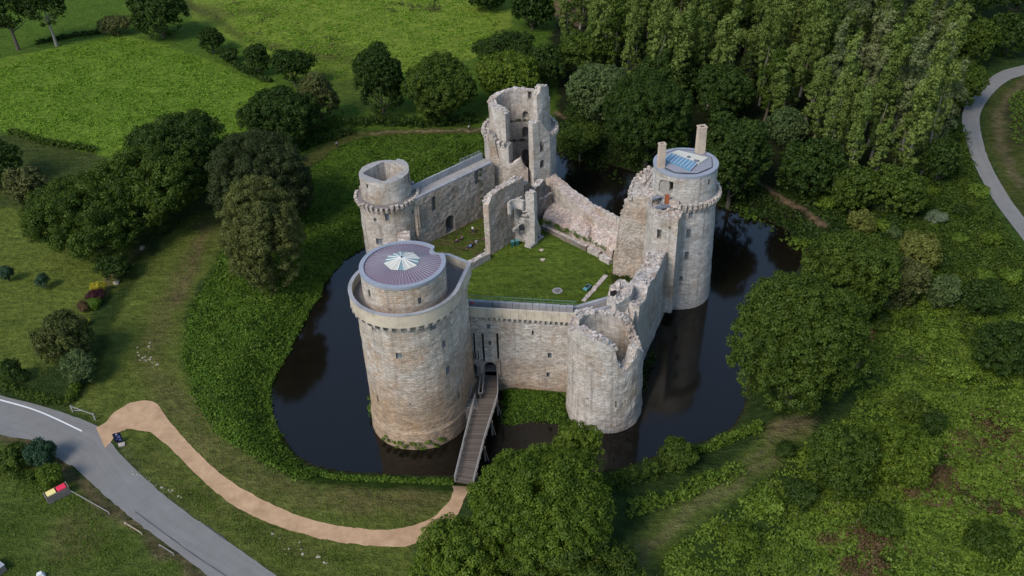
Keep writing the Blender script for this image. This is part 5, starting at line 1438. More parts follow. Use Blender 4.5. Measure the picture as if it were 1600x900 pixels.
TREES = [
 # name, box, leaves, kind, label, extra
 ('oak_tree', (728, 690, 960, 915), 'lime', 'round', 'broad bright green oak covering the near end of the wooden bridge', dict(lobes=14, leaf=.30, dens=1.0)),
 ('oak_tree', (636, 798, 805, 965), 'lime', 'round', 'lower rounded green tree at the bend of the gravel path, left of the bridge oak', dict(lobes=8, leaf=.30)),
 ('oak_tree', (780, 800, 1005, 985), 'oak', 'round', 'wide green tree cut by the bottom edge beside the dirt track', dict(lobes=10, leaf=.30)),
 ('oak_tree', (860, 655, 945, 745), 'lime', 'round', 'small light green treetop poking up in front of the ruined front tower', dict(leaf=.28)),
 ('oak_tree', (1140, 415, 1355, 672), 'oak', 'round', 'massive dark oak overhanging the right side of the moat', dict(lobes=12, leaf=.36)),
 ('oak_tree', (1248, 345, 1408, 520), 'oak', 'round', 'second oak directly behind the massive moat side oak', dict(lobes=9, leaf=.36)),
 ('oak_tree', (40, 262, 235, 412), 'oak', 'round', 'spreading oak at the top of the garden lawn with a hanging left bough', dict(lobes=12, leaf=.38)),
 ('oak_tree', (145, 205, 320, 375), 'oak', 'round', 'tall dull green oak rising behind the garden oak', dict(lobes=11, leaf=.42)),
 ('oak_tree', (190, 165, 362, 330), 'dark', 'round', 'darkest tree of the left clump, bordering the bright meadow', dict(lobes=10, leaf=.42)),
 ('holm_oak', (327, 203, 488, 372), 'holmd', 'dome', 'big dense olive coloured dome tree with smooth rounded top', dict(lobes=10, leaf=.32)),
 ('holm_oak', (345, 275, 475, 468), 'holm', 'dome', 'egg-shaped olive green tree in front, standing among the ferns', dict(lobes=10, leaf=.30)),
 ('oak_tree', (368, 128, 502, 235), 'dark', 'round', 'dark tree at the bright meadow corner above the olive domes', dict(lobes=9, leaf=.48)),
 ('brown_tree', (462, 103, 530, 200), 'brownish', 'round', 'brownish bushy tree beside the dark meadow corner tree', dict(leaf=.48)),
 ('round_tree', (417, 72, 495, 135), 'dark', 'round', 'wide dark tree on the hedge line between two meadows', dict(leaf=.485)),
 ('round_tree', (380, 64, 422, 120), 'dark', 'round', 'narrow dark tree just left of the wide hedge line tree', dict(leaf=.48)),
 ('round_tree', (308, 40, 350, 84), 'dark', 'round', 'small leaning dark tree on the meadow corner', dict(leaf=.48)),
 ('shrub', (342, 74, 372, 96), 'dark', 'round', 'low dark bush under the leaning meadow tree', dict(leaf=.5)),
 ('round_tree', (198, -25, 293, 66), 'dark', 'round', 'large dark tree at the top edge of the first meadow', dict(leaf=.7, lobes=8)),
 ('shrub', (152, 22, 206, 54), 'brownish', 'round', 'olive yellow bush left of the large meadow edge tree', dict(leaf=.48)),
 ('pine_tree', (-40, -30, 50, 52), 'dark', 'round', 'dark pine in the top left corner with bare trunk', dict(leaf=.7, clear=1.5)),
 ('pine_tree', (28, -40, 104, 46), 'dark', 'round', 'dark pine with pale bare trunk, right one of the corner pair', dict(leaf=.7, clear=1.5, bark='barkpale')),
 ('round_tree', (550, 60, 636, 195), 'dark', 'round', 'tall upright dark tree left of the sunny gap behind the fern bank', dict(leaf=.48, lobes=9)),
 ('round_tree', (627, 78, 748, 198), 'oak', 'round', 'broad tree right of the sunny gap, behind the moat path', dict(leaf=.48, lobes=10)),
 ('round_tree', (737, 42, 842, 118), 'dark', 'round', 'dark crown showing above the light green tree behind the keep', dict(leaf=.485)),
 ('round_tree', (738, 74, 845, 168), 'lime', 'round', 'light green tree directly behind the keep', dict(leaf=.48, lobes=9)),
 ('round_tree', (820, 62, 892, 140), 'dark', 'round', 'dark tree between the light green tree and the wood', dict(leaf=.485)),
 ('round_tree', (790, -30, 872, 52), 'dark', 'round', 'dark tree standing over the far meadow end at the top', dict(leaf=.8)),
 ('round_tree', (722, -40, 800, 18), 'dark', 'round', 'topmost dark tree left of the far meadow end', dict(leaf=.8)),
 ('round_tree', (-60, 208, 36, 300), 'dark', 'round', 'dark tree cut by the left edge above the garden', dict(leaf=.48)),
 ('shrub', (8, 250, 78, 335), 'brownish', 'round', 'greyish brown bush on the left edge of the garden oak', dict(leaf=.5)),
 ('shrub', (150, 395, 204, 440), 'dark', 'round', 'dark shrub under the right bough of the garden oak', dict(leaf=.35)),
 ('shrub', (52, 478, 142, 585), 'holm', 'round', 'tall loose olive green shrub in the garden corner', dict(leaf=.36, lobes=9)),
 ('shrub', (95, 545, 150, 605), 'willow', 'round', 'low grey leaved shrub behind the clipped garden hedge', dict(leaf=.3)),
 ('shrub', (2, 558, 30, 600), 'dark', 'round', 'slender dark shrub by the road hedge', dict(leaf=.3)),
 ('shrub', (28, 578, 42, 596), 'dark', 'round', 'tiny dark bush right of the slender shrub', dict(leaf=.25)),
 ('shrub', (0, 415, 19, 438), 'blue', 'round', 'round blue green bush alone on the lawn at the left edge', dict(leaf=.25)),
 ('shrub', (57, 428, 74, 450), 'blue', 'round', 'thin young blue green sapling alone on the lawn', dict(leaf=.22, dens=.6)),
 ('shrub', (143, 440, 164, 458), 'yellow', 'dome', 'round bright yellow shrub in the garden border', dict(leaf=.2)),
 ('shrub', (137, 455, 160, 468), 'purple', 'round', 'dark purple shrub below the yellow one', dict(leaf=.2)),
 ('shrub', (126, 500, 138, 508), 'yellow', 'dome', 'small yellow tuft beside the tall olive shrub', dict(leaf=.18)),
 ('shrub', (138, 466, 156, 480), 'fern', 'round', 'small fresh green bush between purple shrub and border', dict(leaf=.2)),
 ('shrub', (122, 472, 138, 486), 'deadbr', 'round', 'reddish brown low bush in the garden border', dict(leaf=.2)),
 ('shrub', (40, 684, 84, 732), 'blue', 'round', 'bluish bush at the edge of the road, bottom left', dict(leaf=.28, lobes=8)),
 ('shrub', (0, 690, 45, 738), 'oak', 'round', 'mixed green bush left of the bluish roadside bush', dict(leaf=.3)),
 ('shrub', (60, 722, 98, 765), 'lime', 'round', 'low green bush right above the bin shelter', dict(leaf=.28)),
 ('shrub', (1030, 682, 1090, 742), 'oak', 'round', 'lone dark green bush at the moat edge near the track', dict(leaf=.3, lobes=8)),
 ('shrub', (1262, 655, 1372, 790), 'oak', 'round', 'large deep green thicket right of the dirt track', dict(leaf=.36, lobes=10)),
 ('shrub', (1345, 650, 1465, 765), 'lime', 'round', 'large light green thicket joined to the deep green one', dict(leaf=.36, lobes=10)),
 ('shrub', (1228, 745, 1275, 800), 'dark', 'round', 'small dark bush in the bracken below the thickets', dict(leaf=.3)),
 ('shrub', (1214, 690, 1240, 715), 'dark', 'round', 'little dark bush standing on the dirt track edge', dict(leaf=.25)),
 ('shrub', (1440, 640, 1475, 685), 'dark', 'round', 'dark weedy bush on the bracken slope', dict(leaf=.3)),
 ('shrub', (1370, 395, 1450, 490), 'brownish', 'round', 'brown-purple bush right behind the second oak', dict(leaf=.4)),
 ('shrub', (1402, 360, 1470, 425), 'yellow_', 'round', 'yellowish green bush in the scrub right of the poplars', dict(leaf=.4)),
 ('shrub', (1325, 325, 1368, 372), 'yellow_', 'round', 'yellowish bush at the end of the far footpath', dict(leaf=.4)),
 ('shrub', (1450, 420, 1500, 495), 'willow', 'round', 'grey green bush on the slope right of the brown bush', dict(leaf=.4)),
 ('shrub', (1448, 325, 1478, 352), 'white', 'round', 'bush speckled with white blossom on the slope', dict(leaf=.16, dens=.25)),
 ('shrub', (1520, 495, 1640, 600), 'dark', 'round', 'dark bush at the right edge above the bracken', dict(leaf=.4)),
 ('shrub', (1500, 430, 1570, 500), 'dark', 'round', 'dark green mound of scrub below the lane', dict(leaf=.4)),
 ('shrub', (1465, 155, 1500, 188), 'brownish', 'round', 'tan round bush beside the lane at the wood edge', dict(leaf=.4)),
 ('oak_tree', (1448, 78, 1540, 178), 'oak', 'round', 'oak leaning over the bend of the lane', dict(leaf=.48, lobes=9)),
 ('round_tree', (1480, 20, 1560, 115), 'oak', 'round', 'mid green tree above the bend of the lane', dict(leaf=.7)),
 ('round_tree', (1540, 10, 1620, 95), 'dark', 'round', 'dark green tree at the top right edge', dict(leaf=.7)),
 ('round_tree', (1470, -40, 1560, 40), 'dark', 'round', 'very dark tree at the top right, left one of the pair', dict(leaf=.8)),
 ('round_tree', (1548, -50, 1640, 30), 'dark', 'round', 'very dark tree in the top right corner', dict(leaf=.8)),
 # far bank of the moat
 ('willow_tree', (882, 92, 990, 200), 'willow', 'round', 'grey green willow on the far bank right of the keep', dict(leaf=.55, lobes=10)),
 ('round_tree', (940, 100, 1085, 268), 'dark', 'round', 'big dark tree overhanging the far bank of the moat', dict(leaf=.42, lobes=13)),
 ('round_tree', (1088, 165, 1205, 325), 'dark', 'round', 'dark tree right behind the two chimneys', dict(leaf=.5, lobes=11)),
 ('willow_tree', (1195, 160, 1262, 240), 'willow', 'round', 'drooping pale willow between two dark bank trees', dict(leaf=.5)),
 ('round_tree', (1215, 205, 1320, 322), 'dark', 'round', 'dark rounded tree above the far footpath', dict(leaf=.5, lobes=10)),
 ('shrub', (872, 188, 940, 240), 'oak', 'round', 'bushy growth at the waterline right of the keep', dict(leaf=.45)),
 ('round_tree', (990, 60, 1100, 170), 'dark', 'round', 'shaded tree in the wood behind the big far bank tree', dict(leaf=.48)),
 ('round_tree', (868, 40, 960, 130), 'oak', 'round', 'wood edge tree at the corner by the brown field', dict(leaf=.485)),
 ('round_tree', (1080, 95, 1180, 200), 'dark', 'round', 'shaded wood tree left above the drooping willow', dict(leaf=.48)),
 ('round_tree', (1300, 250, 1370, 345), 'oak', 'round', 'leafy tree at the foot of the tallest poplars', dict(leaf=.5)),
 ('round_tree', (1360, 250, 1450, 350), 'oak', 'round', 'green tree at the right foot of the poplars', dict(leaf=.5)),
 ('round_tree', (1440, 200, 1500, 300), 'dark', 'round', 'dark tree between poplars and lane', dict(leaf=.5)),
]
TREES += [('shrub', (1290, 700, 1345, 760), 'lime', 'round', 'front lobe of brambles below the deep green thicket', dict(leaf=.34)),
 ('shrub', (1400, 610, 1450, 660), 'oak', 'round', 'bramble mound above the light green thicket', dict(leaf=.34)),
 ('shrub', (1180, 770, 1225, 806), 'bracken', 'round', 'bright bramble mound beside the lower track arm', dict(leaf=.34)),
 ('shrub', (1130, 820, 1185, 862), 'lime', 'round', 'low bright bush at the bottom of the slope left of the dead bracken', dict(leaf=.34)),
 ('shrub', (1345, 790, 1410, 840), 'oak', 'round', 'dull green bush amid the dead bracken', dict(leaf=.34)),
 ('shrub', (1465, 555, 1520, 600), 'bracken', 'round', 'bright mound high on the bracken slope', dict(leaf=.36)),
 ('shrub', (1510, 815, 1580, 870), 'oak', 'round', 'wide low bush near the bottom right corner', dict(leaf=.34))]
LM['yellow_'] = leafmat('leaves_yellow_green', (.085, .100, .020), (.19, .20, .045))
for i, (nm, bx, mt, kd, lab, kw) in enumerate(TREES):
    kw = dict(kw); clear = kw.pop('clear', .72)
    loc, R, Hh, zc = bbox_tree(*bx, clear=clear)
    plant_tree(nm, loc, R, Hh, zc, mt, lab, 'shrub' if nm == 'shrub' else 'tree', kd, seed=100 + i * 3, **kw)

random.seed(44); nb = 0
for k in range(400):
    px, py = random.uniform(1290, 1600), random.uniform(240, 520)
    if py < 250 + (1500 - px) * .25 or px > 1490 + (py - 200) * .42: continue
    if any(abs(px - q) < 12 and abs(py - w_) < 10 for q, w_ in done) if k and 'done' in globals() else False: continue
    if 'done' not in globals(): done = []
    done.append((px, py)); r_ = random.uniform(9, 19); mt = random.choice(('oak', 'lime', 'dark', 'bracken', 'willow', 'bracken', 'oak'))
    loc, R_, H_, zc = bbox_tree(px - r_, py - r_ * .75, px + r_, py + r_ * .75)
    plant_tree('shrub', loc, R_, H_, zc, mt, 'bushy mound in the scrub between the poplars and the lane', 'shrub', seed=2000 + k, leaf=.36, group='scrub bushes below the lane', lobes=5, tk=False)
    nb += 1
    if nb >= 46: break
# ------------------------------------------------------------------ the wood: poplars in loose rows
protos = []
for i, (mt, R, Hh, lb) in enumerate((('poplar', 2.9, 9.5, 13), ('poplar', 3.3, 10.5, 14), ('poplar', 2.5, 9.0, 12), ('silver', 3.3, 10.0, 14), ('oak', 4.0, 7.0, 9))):
    cm_ = crown_mesh('crown', R, Hh, LM[mt], 900 + i, .50, .8, 'poplar', lb)
    to = trunk_mesh('trunk', 4.0, .28, R * .5, Hh * .8, M['barkpale'] if i < 4 else M['bark'], 950 + i, 4)
    protos.append((cm_, to.data, R, Hh)); bpy.data.objects.remove(to)
wood = [P(*q)[:2] for q in ((880, 92), (905, -25), (1010, -45), (1470, -60), (1480, 60), (1470, 200), (1440, 300), (1340, 330), (1240, 250), (1180, 180), (1080, 190), (960, 150))]
xs_ = [q[0] for q in wood]; ys_ = [q[1] for q in wood]
random.seed(5); spots = []
y = min(ys_)
while y < max(ys_) + 10:
    x = min(xs_) + random.uniform(0, 3)
    while x < max(xs_):
        X_, Y_ = x + random.uniform(-1.6, 1.6), y + random.uniform(-1.8, 1.8)
        if inside(np.array([[X_]]), np.array([[Y_]]), wood)[0, 0]: spots.append((X_, Y_))
        x += 6.5
    y += 7.6
lbl = {0: 'tall pale green poplar in the dense wood behind the right tower', 1: 'tall pale green poplar in the dense wood behind the right tower', 2: 'tall pale green poplar in the dense wood behind the right tower',
       3: 'tall silvery leaved poplar standing at the right end of the wood', 4: 'darker broadleaf tree crowded among the pale poplars'}
for (x, y) in spots:
    px, py, _d = project(x, y, 3)
    k = random.choice((0, 1, 2, 0, 1, 2, 4) if px < 1280 else (0, 1, 3, 3, 2))
    if px > 1330 and random.random() < .35: k = 3
    cm_, tm, R, Hh = protos[k]
    sc = random.uniform(.85, 1.2) * (1.0 if y > 190 else .95)
    root = empty('poplar_tree' if k < 4 else 'woodland_tree', (x, y, hz(x, y)), lbl[k], 'tree', 'silvery poplars in the wood' if k == 3 else ('poplars of the dense wood' if k < 4 else 'dark trees among the poplars'))
    hs = random.choice((.72, .85, .95, 1.0, 1.08, 1.2))
    root.rotation_euler = (random.uniform(-.08, .08), random.uniform(-.02, .16), random.uniform(-.6, .6) + random.choice((0, .2, .4))); root.scale = (sc * random.uniform(.9, 1.15), sc * random.uniform(.9, 1.15), sc * hs * 1.06)
    c = bpy.data.objects.new('crown', cm_); COL.objects.link(c); c.parent = root; c.location = (0, 0, 4.0 + Hh * .85)
    t = bpy.data.objects.new('trunk', tm); COL.objects.link(t); t.parent = root


# ------------------------------------------------------------------ hedges (clipped, each one thing)
def hedge(name, pts, w, h, mat, label, seed, leaf=.28, ragged_=.25, cat='hedge'):
    W_ = [P(x, y, 3) for x, y in pts]; r = np.random.default_rng(seed); C = []
    for a, b in zip(W_[:-1], W_[1:]):
        L = math.hypot(b[0] - a[0], b[1] - a[1]); n = max(2, int(L / .45))
        for k in range(n):
            f = k / n; x, y = a[0] + (b[0] - a[0]) * f, a[1] + (b[1] - a[1]) * f; g = hz(x, y)
            for q in range(5): C.append((x + r.uniform(-w, w), y + r.uniform(-w, w), g + r.uniform(.2, h) + ragged_ * r.normal() * .3))
    C = np.array(C); me = leaves_mesh(name, C, np.full(len(C), .5) * r.uniform(.8, 1.2, len(C)), 16, leaf, LM[mat], seed=seed, up=.6)
    o = bpy.data.objects.new(name, me); COL.objects.link(o); return tag(o, label, cat)
hedge('hedge', [(-40, 585), (0, 600), (40, 618), (85, 630), (112, 630)], .55, 1.3, 'oak', 'long dark hedge along the road in front of the garden', 301)
hedge('hedge', [(112, 628), (122, 605), (135, 570)], .45, 1.5, 'lime', 'short clipped yellow green hedge turning the garden corner', 302)
hedge('hedge', [(0, 735), (30, 742), (60, 755)], .7, .9, 'oak', 'low tangled hedge behind the bin shelter', 303)
hedge('hedge', [(20, 212), (70, 228), (150, 238)], .8, 1.2, 'oak', 'thin hedge between the garden and the bright meadow', 304, .4)
hedge('hedge', [(60, 66), (120, 55), (160, 52)], .9, 1.1, 'dark', 'low hedge bank along the top of the bright meadow', 305, .5)
hedge('hedge', [(345, 82), (380, 108), (420, 125)], .9, 1.2, 'dark', 'hedge under the trees on the right side of the bright meadow', 306, .5)
hedge('hedge', [(455, 240), (490, 225), (550, 207)], 1.0, 1.4, 'dark', 'bramble hedge above the mown path behind the moat', 307, .45)
hedge('hedge', [(1088, 700), (1140, 680), (1195, 668)], .9, 1.5, 'bracken', 'bright bushy fringe between track and moat, right part', 308, .34)
hedge('hedge', [(940, 765), (1000, 745), (1030, 735), (1085, 712)], 1.5, 1.8, 'oak', 'bushy fringe between the bridge oak and the lone moat bush', 309, .34)
hedge('hedge', [(985, 800), (1040, 785), (1110, 755), (1160, 735)], 1.1, 1.3, 'bracken', 'strip of brambles between the two arms of the track', 310, .34)
hedge('hedge', [(480, 726), (540, 735), (600, 737), (680, 742), (708, 745)], .35, .55, 'fern', 'narrow fern fringe at the near edge of the moat', 311, .3)
hedge('climbing_plant', [(1003, 590), (1008, 570), (1014, 548), (1020, 530)], .5, 3.4, 'dark', 'green creeper on the right wall foot above the moat', 312, .3, cat='plant')
hedge('hedge', [(1165, 315), (1200, 335), (1240, 355), (1262, 372)], 1.6, 1.8, 'bracken', 'bright waterside bushes in front of the far footpath', 313, .38)
hedge('hedge', [(885, 225), (930, 240), (980, 262), (1050, 290)], 1.6, 2.2, 'dark', 'dark bushes overhanging the far waterline', 314, .45)
hedge('hedge', [(1040, 10), (1030, -10)], 1.0, 1.5, 'dark', 'dark scrub at the brown field edge', 315, .6)

hedge('hedge', [(548, 196), (590, 192), (640, 196), (700, 196), (752, 190)], 1.6, 2.2, 'dark', 'dark bushes added for the shade under the trees behind the moat path', 316, .42)  # dark leaf strip added to stand in for the shade beneath these trees
hedge('hedge', [(372, 232), (430, 236), (455, 228), (500, 205), (545, 190)], 1.8, 2.4, 'oak', 'bushy growth at the foot of the meadow corner tree', 317, .42)
# ------------------------------------------------------------------ ground cover nobody could count
def scatter(name, polys, n, size, mat, zlo, zhi, seed, label=None, z=3.0, clump=.55, hfun=None, avoid=None, shrink=0, minpx=None, up=.9, dense=None):
    r = np.random.default_rng(seed); out_ = []
    for poly in polys:
        W_ = [P(x, y, z)[:2] for x, y in poly]; xs = [q[0] for q in W_]; ys = [q[1] for q in W_]
        k = int(n / len(polys)); X = r.uniform(min(xs), max(xs), k * 3); Y = r.uniform(min(ys), max(ys), k * 3)
        ok = inside(X, Y, W_); X, Y = X[ok][:k], Y[ok][:k]; out_.append((X, Y))
    X = np.concatenate([a for a, _ in out_]); Y = np.concatenate([b for _, b in out_])
    X = X + r.normal(size=len(X)) * .55; Y = Y + r.normal(size=len(Y)) * .55
    if dense is not None:
        keep = (wav(X, Y, .35, seed) + .6 * wav(X, Y, .9, seed + 1) + r.normal(size=len(X)) * .5) > dense; X, Y = X[keep], Y[keep]
    ok = ~(inside(X, Y, MOAT)); X, Y = X[ok], Y[ok]
    if avoid is not None:
        for pl, w_ in avoid:
            ok = segdist(X, Y, [P(a, b, 3)[:2] for a, b in pl], False) > w_; X, Y = X[ok], Y[ok]
    Z = height(X[None], Y[None])[0] if hfun is None else hfun(X, Y)
    bumpf = .5 + .5 * wav(X, Y, .8, seed * 1.7)
    C = np.stack([X, Y, Z + zlo + (zhi - zlo) * bumpf * r.random(len(X))], -1)
    me = leaves_mesh(name, C, np.full(len(C), clump) * r.uniform(.7, 1.3, len(C)), 7, size, LM[mat], squash=.45, seed=seed, up=up)
    o = bpy.data.objects.new(name, me); COL.objects.link(o); tag(o, label, kind='stuff', cat='ground cover'); return o
trk = [(985, 920), (1012, 850), (1060, 812), (1120, 770), (1185, 722), (1235, 672)]
SF = [(352, 385), (335, 430), (303, 480), (290, 555), (313, 630), (348, 680), (422, 722), (475, 745), (490, 728), (460, 710), (436, 676), (424, 640), (430, 585), (470, 515), (497, 468), (525, 420), (575, 384), (480, 330), (400, 360)]
SB = [(575, 384), (640, 304), (755, 240), (755, 212), (640, 213), (575, 215), (530, 232), (495, 262), (480, 330)]
scatter('fern_bank', [SF, SB], 46000, .36, 'fern', .0, .55, 401, 'dense green ferns on the left bank of the moat', avoid=[([(755, 207), (560, 211), (520, 228), (480, 258)], 1.3)])
BR = [[(1350, 480), (1480, 440), (1600, 500), (1640, 600), (1640, 960), (1300, 960), (1000, 960), (1040, 845), (1130, 785), (1210, 735), (1275, 690), (1340, 640)]]
scatter('bracken', BR, 34000, .40, 'bracken', .0, .8, 402, 'bright bracken covering the slope at the bottom right', avoid=[(trk, 3.0), ([(1345, 565), (1356, 540), (1362, 515)], 1.0)], dense=-.5)
scatter('dead_bracken', [[(1480, 670), (1560, 630), (1660, 700), (1620, 820), (1480, 780)], [(1270, 840), (1360, 820), (1420, 870), (1320, 925)], [(1420, 720), (1520, 740), (1480, 800), (1400, 780)]], 4500, .34, 'deadbr', .1, .75, 403, 'reddish brown dead bracken patches', dense=.1)
scatter('bank_weeds', [SF, SB], 9000, .42, 'grass', .1, .8, 413, 'paler tall weeds mixed into the ferns', dense=.9, clump=.6)
scatter('bank_nettles', [SF, SB], 7000, .38, 'dark', .1, .7, 414, 'dark nettle patches among the ferns', dense=.8, clump=.7)
scatter('slope_brambles', BR, 11000, .40, 'oak', .1, 1.0, 415, 'dark bramble patches on the bracken slope', dense=.8, clump=.8, avoid=[(trk, 3.0)])
scatter('slope_grasses', BR, 2500, .4, 'brownish', .2, .9, 416, 'pale dry grasses on the bracken slope', dense=1.0, clump=.7, avoid=[(trk, 3.0)])
scatter('scrub', [[(1300, 380), (1420, 300), (1500, 200), (1525, 300), (1610, 420), (1640, 510), (1500, 470), (1350, 480)]], 15000, .42, 'oak', .0, 1.2, 404, 'tangled green scrub between the poplars and the lane')
scatter('rough_grass', [[(20, 700), (160, 800), (300, 905), (-20, 905), (-20, 720)], [(200, 700), (300, 790), (440, 880), (560, 900), (640, 900), (560, 870), (420, 835), (300, 765), (230, 690)]], 12000, .20, 'grass', -.05, .12, 405, 'rough tufted grass by the road', clump=.45, dense=.1)
scatter('berm_plants', [[(785, 634), (880, 640), (888, 655), (830, 655), (790, 658)]], 1, .2, 'fern', 0, .2, 407) if False else None
r_ = np.random.default_rng(8)
bx_ = [q[0] for q in BERM]; by_ = [q[1] for q in BERM]; X = r_.uniform(min(bx_), max(bx_), 1600); Y = r_.uniform(min(by_), max(by_), 1600); ok = inside(X, Y, BERM); X, Y = X[ok], Y[ok]
D_ = segdist(X, Y, BERM); C = np.stack([X, Y, -.25 + np.minimum(1.5, D_ * .55) + .1], -1)
me = leaves_mesh('berm_plants', C, np.full(len(C), .4), 7, .26, LM['fern'], squash=.5, seed=77, up=.8); o = bpy.data.objects.new('berm_plants', me); COL.objects.link(o); tag(o, 'green weeds on the strip under the front wall', 'ground cover', kind='stuff')
scatter('undergrowth', [[(1180, 330), (1260, 240), (1360, 330), (1460, 300), (1500, 200), (1480, 330), (1350, 400), (1290, 385)], [(870, 235), (890, 150), (1000, 180), (1100, 240), (1200, 300), (1190, 340), (1060, 295), (960, 256)]], 11000, .5, 'dark', .0, 1.1, 408, 'dark undergrowth beneath the wood on the far bank', avoid=[([(1180, 282), (1215, 305), (1260, 330), (1292, 352)], .9)])
scatter('meadow_tussocks', [[(300, 0), (380, 0), (360, 40), (420, 20), (620, 95), (450, 90), (350, 40)], [(600, 10), (680, 5), (690, 20), (610, 22)]], 900, .7, 'brownish', 0, .4, 409, 'dark rushes in the far meadow', clump=.9, dense=.4)
scatter('meadow_grass', [[(0, 110), (60, 85), (180, 58), (230, 64), (330, 95), (380, 120), (425, 132), (415, 160), (365, 215), (300, 262), (200, 262), (110, 228), (0, 205)], [(345, 5), (560, -20), (780, -20), (780, 45), (735, 90), (640, 115), (560, 118), (470, 125), (430, 95), (380, 62)]], 15000, .55, 'meadow', -.05, .15, 411, 'tussocky bright meadow grass', clump=.9, dense=-.35, up=1.0)
scatter('mown_grass', [[(345, 340), (320, 430), (288, 480), (284, 560), (325, 655), (400, 722), (470, 760), (705, 762), (690, 785), (640, 815), (560, 815), (480, 800), (410, 770), (350, 735), (300, 690), (262, 640), (215, 620), (155, 640), (150, 580), (200, 480), (290, 350)]], 6000, .20, 'lawn', -.06, .03, 412, 'short grass of the mown strip', clump=.5, dense=-.1, up=1.2)
# maize rows right of the lane
rows = []
A_ = [P(1575, 160, 3)[:2], P(1700, 40, 3)[:2], P(1760, 240, 3)[:2], P(1578, 236, 3)[:2]]
xs = [q[0] for q in A_]; ys = [q[1] for q in A_]
X, Y = np.meshgrid(np.arange(min(xs) - 12, max(xs), 1.9), np.arange(min(ys), max(ys), .8)); X = X + (Y - min(ys)) * .12; X, Y = X.ravel(), Y.ravel(); ok = inside(X, Y, A_); X, Y = X[ok], Y[ok]
C = np.stack([X, Y, height(X[None], Y[None])[0] + .9], -1)
me = leaves_mesh('maize_crop', C, np.full(len(C), .55), 9, .5, LM['fern'], squash=1.4, seed=91, up=.3); o = bpy.data.objects.new('maize_crop', me); COL.objects.link(o); tag(o, 'dark green maize in rows beside the lane', 'crop', kind='stuff')
# weeds rooted on the ruins
def weeds(name, pts, mat, label, seed, rad=.5):
    C = np.array(pts); me = leaves_mesh(name, C, np.full(len(C), rad), 40, .24, LM[mat], squash=.8, seed=seed, up=.5); o = bpy.data.objects.new(name, me); COL.objects.link(o); tag(o, label, 'plant'); return o
def along_px(a, b, n, z, j, seed):
    random.seed(seed); A, B = P(*a, z), P(*b, z); return [(A[0] + (B[0] - A[0]) * f + random.uniform(-j, j), A[1] + (B[1] - A[1]) * f + random.uniform(-j, j), z + random.uniform(-.1, .2)) for f in [k / n for k in range(n)]]
weeds('weed_bed', along_px((852, 346), (948, 388), 34, 6.0, .5, 1), 'fern', 'weedy planting bed behind the low straight wall', 501, .55)
weeds('weed_patch', along_px((954, 430), (990, 440), 22, 4.6, 1.0, 2), 'dark', 'dark weeds at the foot of the standing gable', 502, .6)
tA = []
random.seed(9)
for px in range(598, 700, 4):
    t, z = hit_cyl(px, 690 - abs(px - 650) * .12, AC[0], AC[1], 7.95)
    if random.random() < .75: tA.append((AC[0] + 7.95 * math.cos(t), AC[1] + 7.95 * math.sin(t), random.uniform(.2, 1.8)))
weeds('weed_tufts', tA, 'bracken', 'tufts of weeds rooted round the foot of the gate tower', 503, .35)
weeds('ivy', [(on_i(752, 262 + 9 * k)[0] + random.uniform(-.3, .3), on_i(752, 262 + 9 * k)[1] - .4, on_i(752, 262 + 9 * k)[2] + random.uniform(-.3, .3)) for k in range(7)], 'dark', 'small ivy hanging in the corner between brown wall and keep', 504, .5)
kd = []
for z in (9.6, 14.5, 19.1):
    for k in range(14):
        t = math.radians(random.uniform(40, 150)); kd.append((CC[0] + 5.0 * math.cos(t), CC[1] + 5.0 * math.sin(t), z))
weeds('ledge_plants', kd, 'dark', 'weeds growing on the inner ledges of the keep', 505, .28)
sA = []
for k in range(12): sA.append((AC[0] - 7.7 - random.uniform(-.2, .4), AC[1] + 1 + random.uniform(-1.5, 2), .2 + k * .28))
weeds('creeper', sA, 'bracken', 'bright creeper on the far left flank of the gate tower', 506, .5)
# ------------------------------------------------------------------ wooden bridge
bridge = empty('wooden_bridge', P(745, 660, 0), 'sloping wooden footbridge from the near bank to the gate', 'bridge')
ZB = 3.05
def bp(px, py): return P(px, py, ZB)
BL = [bp(711, 752), bp(726, 690), bp(743, 622)]; BRt = [bp(740, 757), bp(757, 690), bp(778, 622)]
GL = [bp(754, 622), bp(757, 588)]; GR = [bp(778, 622), bp(778, 588)]
m, nt, out = newmat('bridge_planks')
uvn = nd(nt, 'TexCoord').outputs['UV']; ob = nd(nt, 'TexCoord').outputs['Object']
sx = nd(nt, 'SeparateXYZ'); lk(nt, uvn, sx.inputs[0])
fl = maths(nt, 'FLOOR', maths(nt, 'MULTIPLY', sx.outputs['Y'], 4.5)); wn = nt.nodes.new('ShaderNodeTexWhiteNoise'); wn.noise_dimensions = '1D'; lk(nt, fl, wn.inputs['W'])
gap = ramp(nt, maths(nt, 'ABSOLUTE', maths(nt, 'SUBTRACT', maths(nt, 'FRACT', maths(nt, 'MULTIPLY', sx.outputs['Y'], 4.5)), .5)), .40, .5)
c = mixc(nt, wn.outputs[0], (.085, .068, .055), (.150, .122, .100)); c = mixc(nt, maths(nt, 'MULTIPLY', gap, .7), c, (.05, .04, .035))
c = mixc(nt, .5, c, mixc(nt, noisetex(nt, ob, .8, 5, .7), (.6, .6, .6), (1.35, 1.35, 1.35)), 'MULTIPLY')
principled(nt, out, c, .9, gap, .4, .02, .15); M['planks'] = m
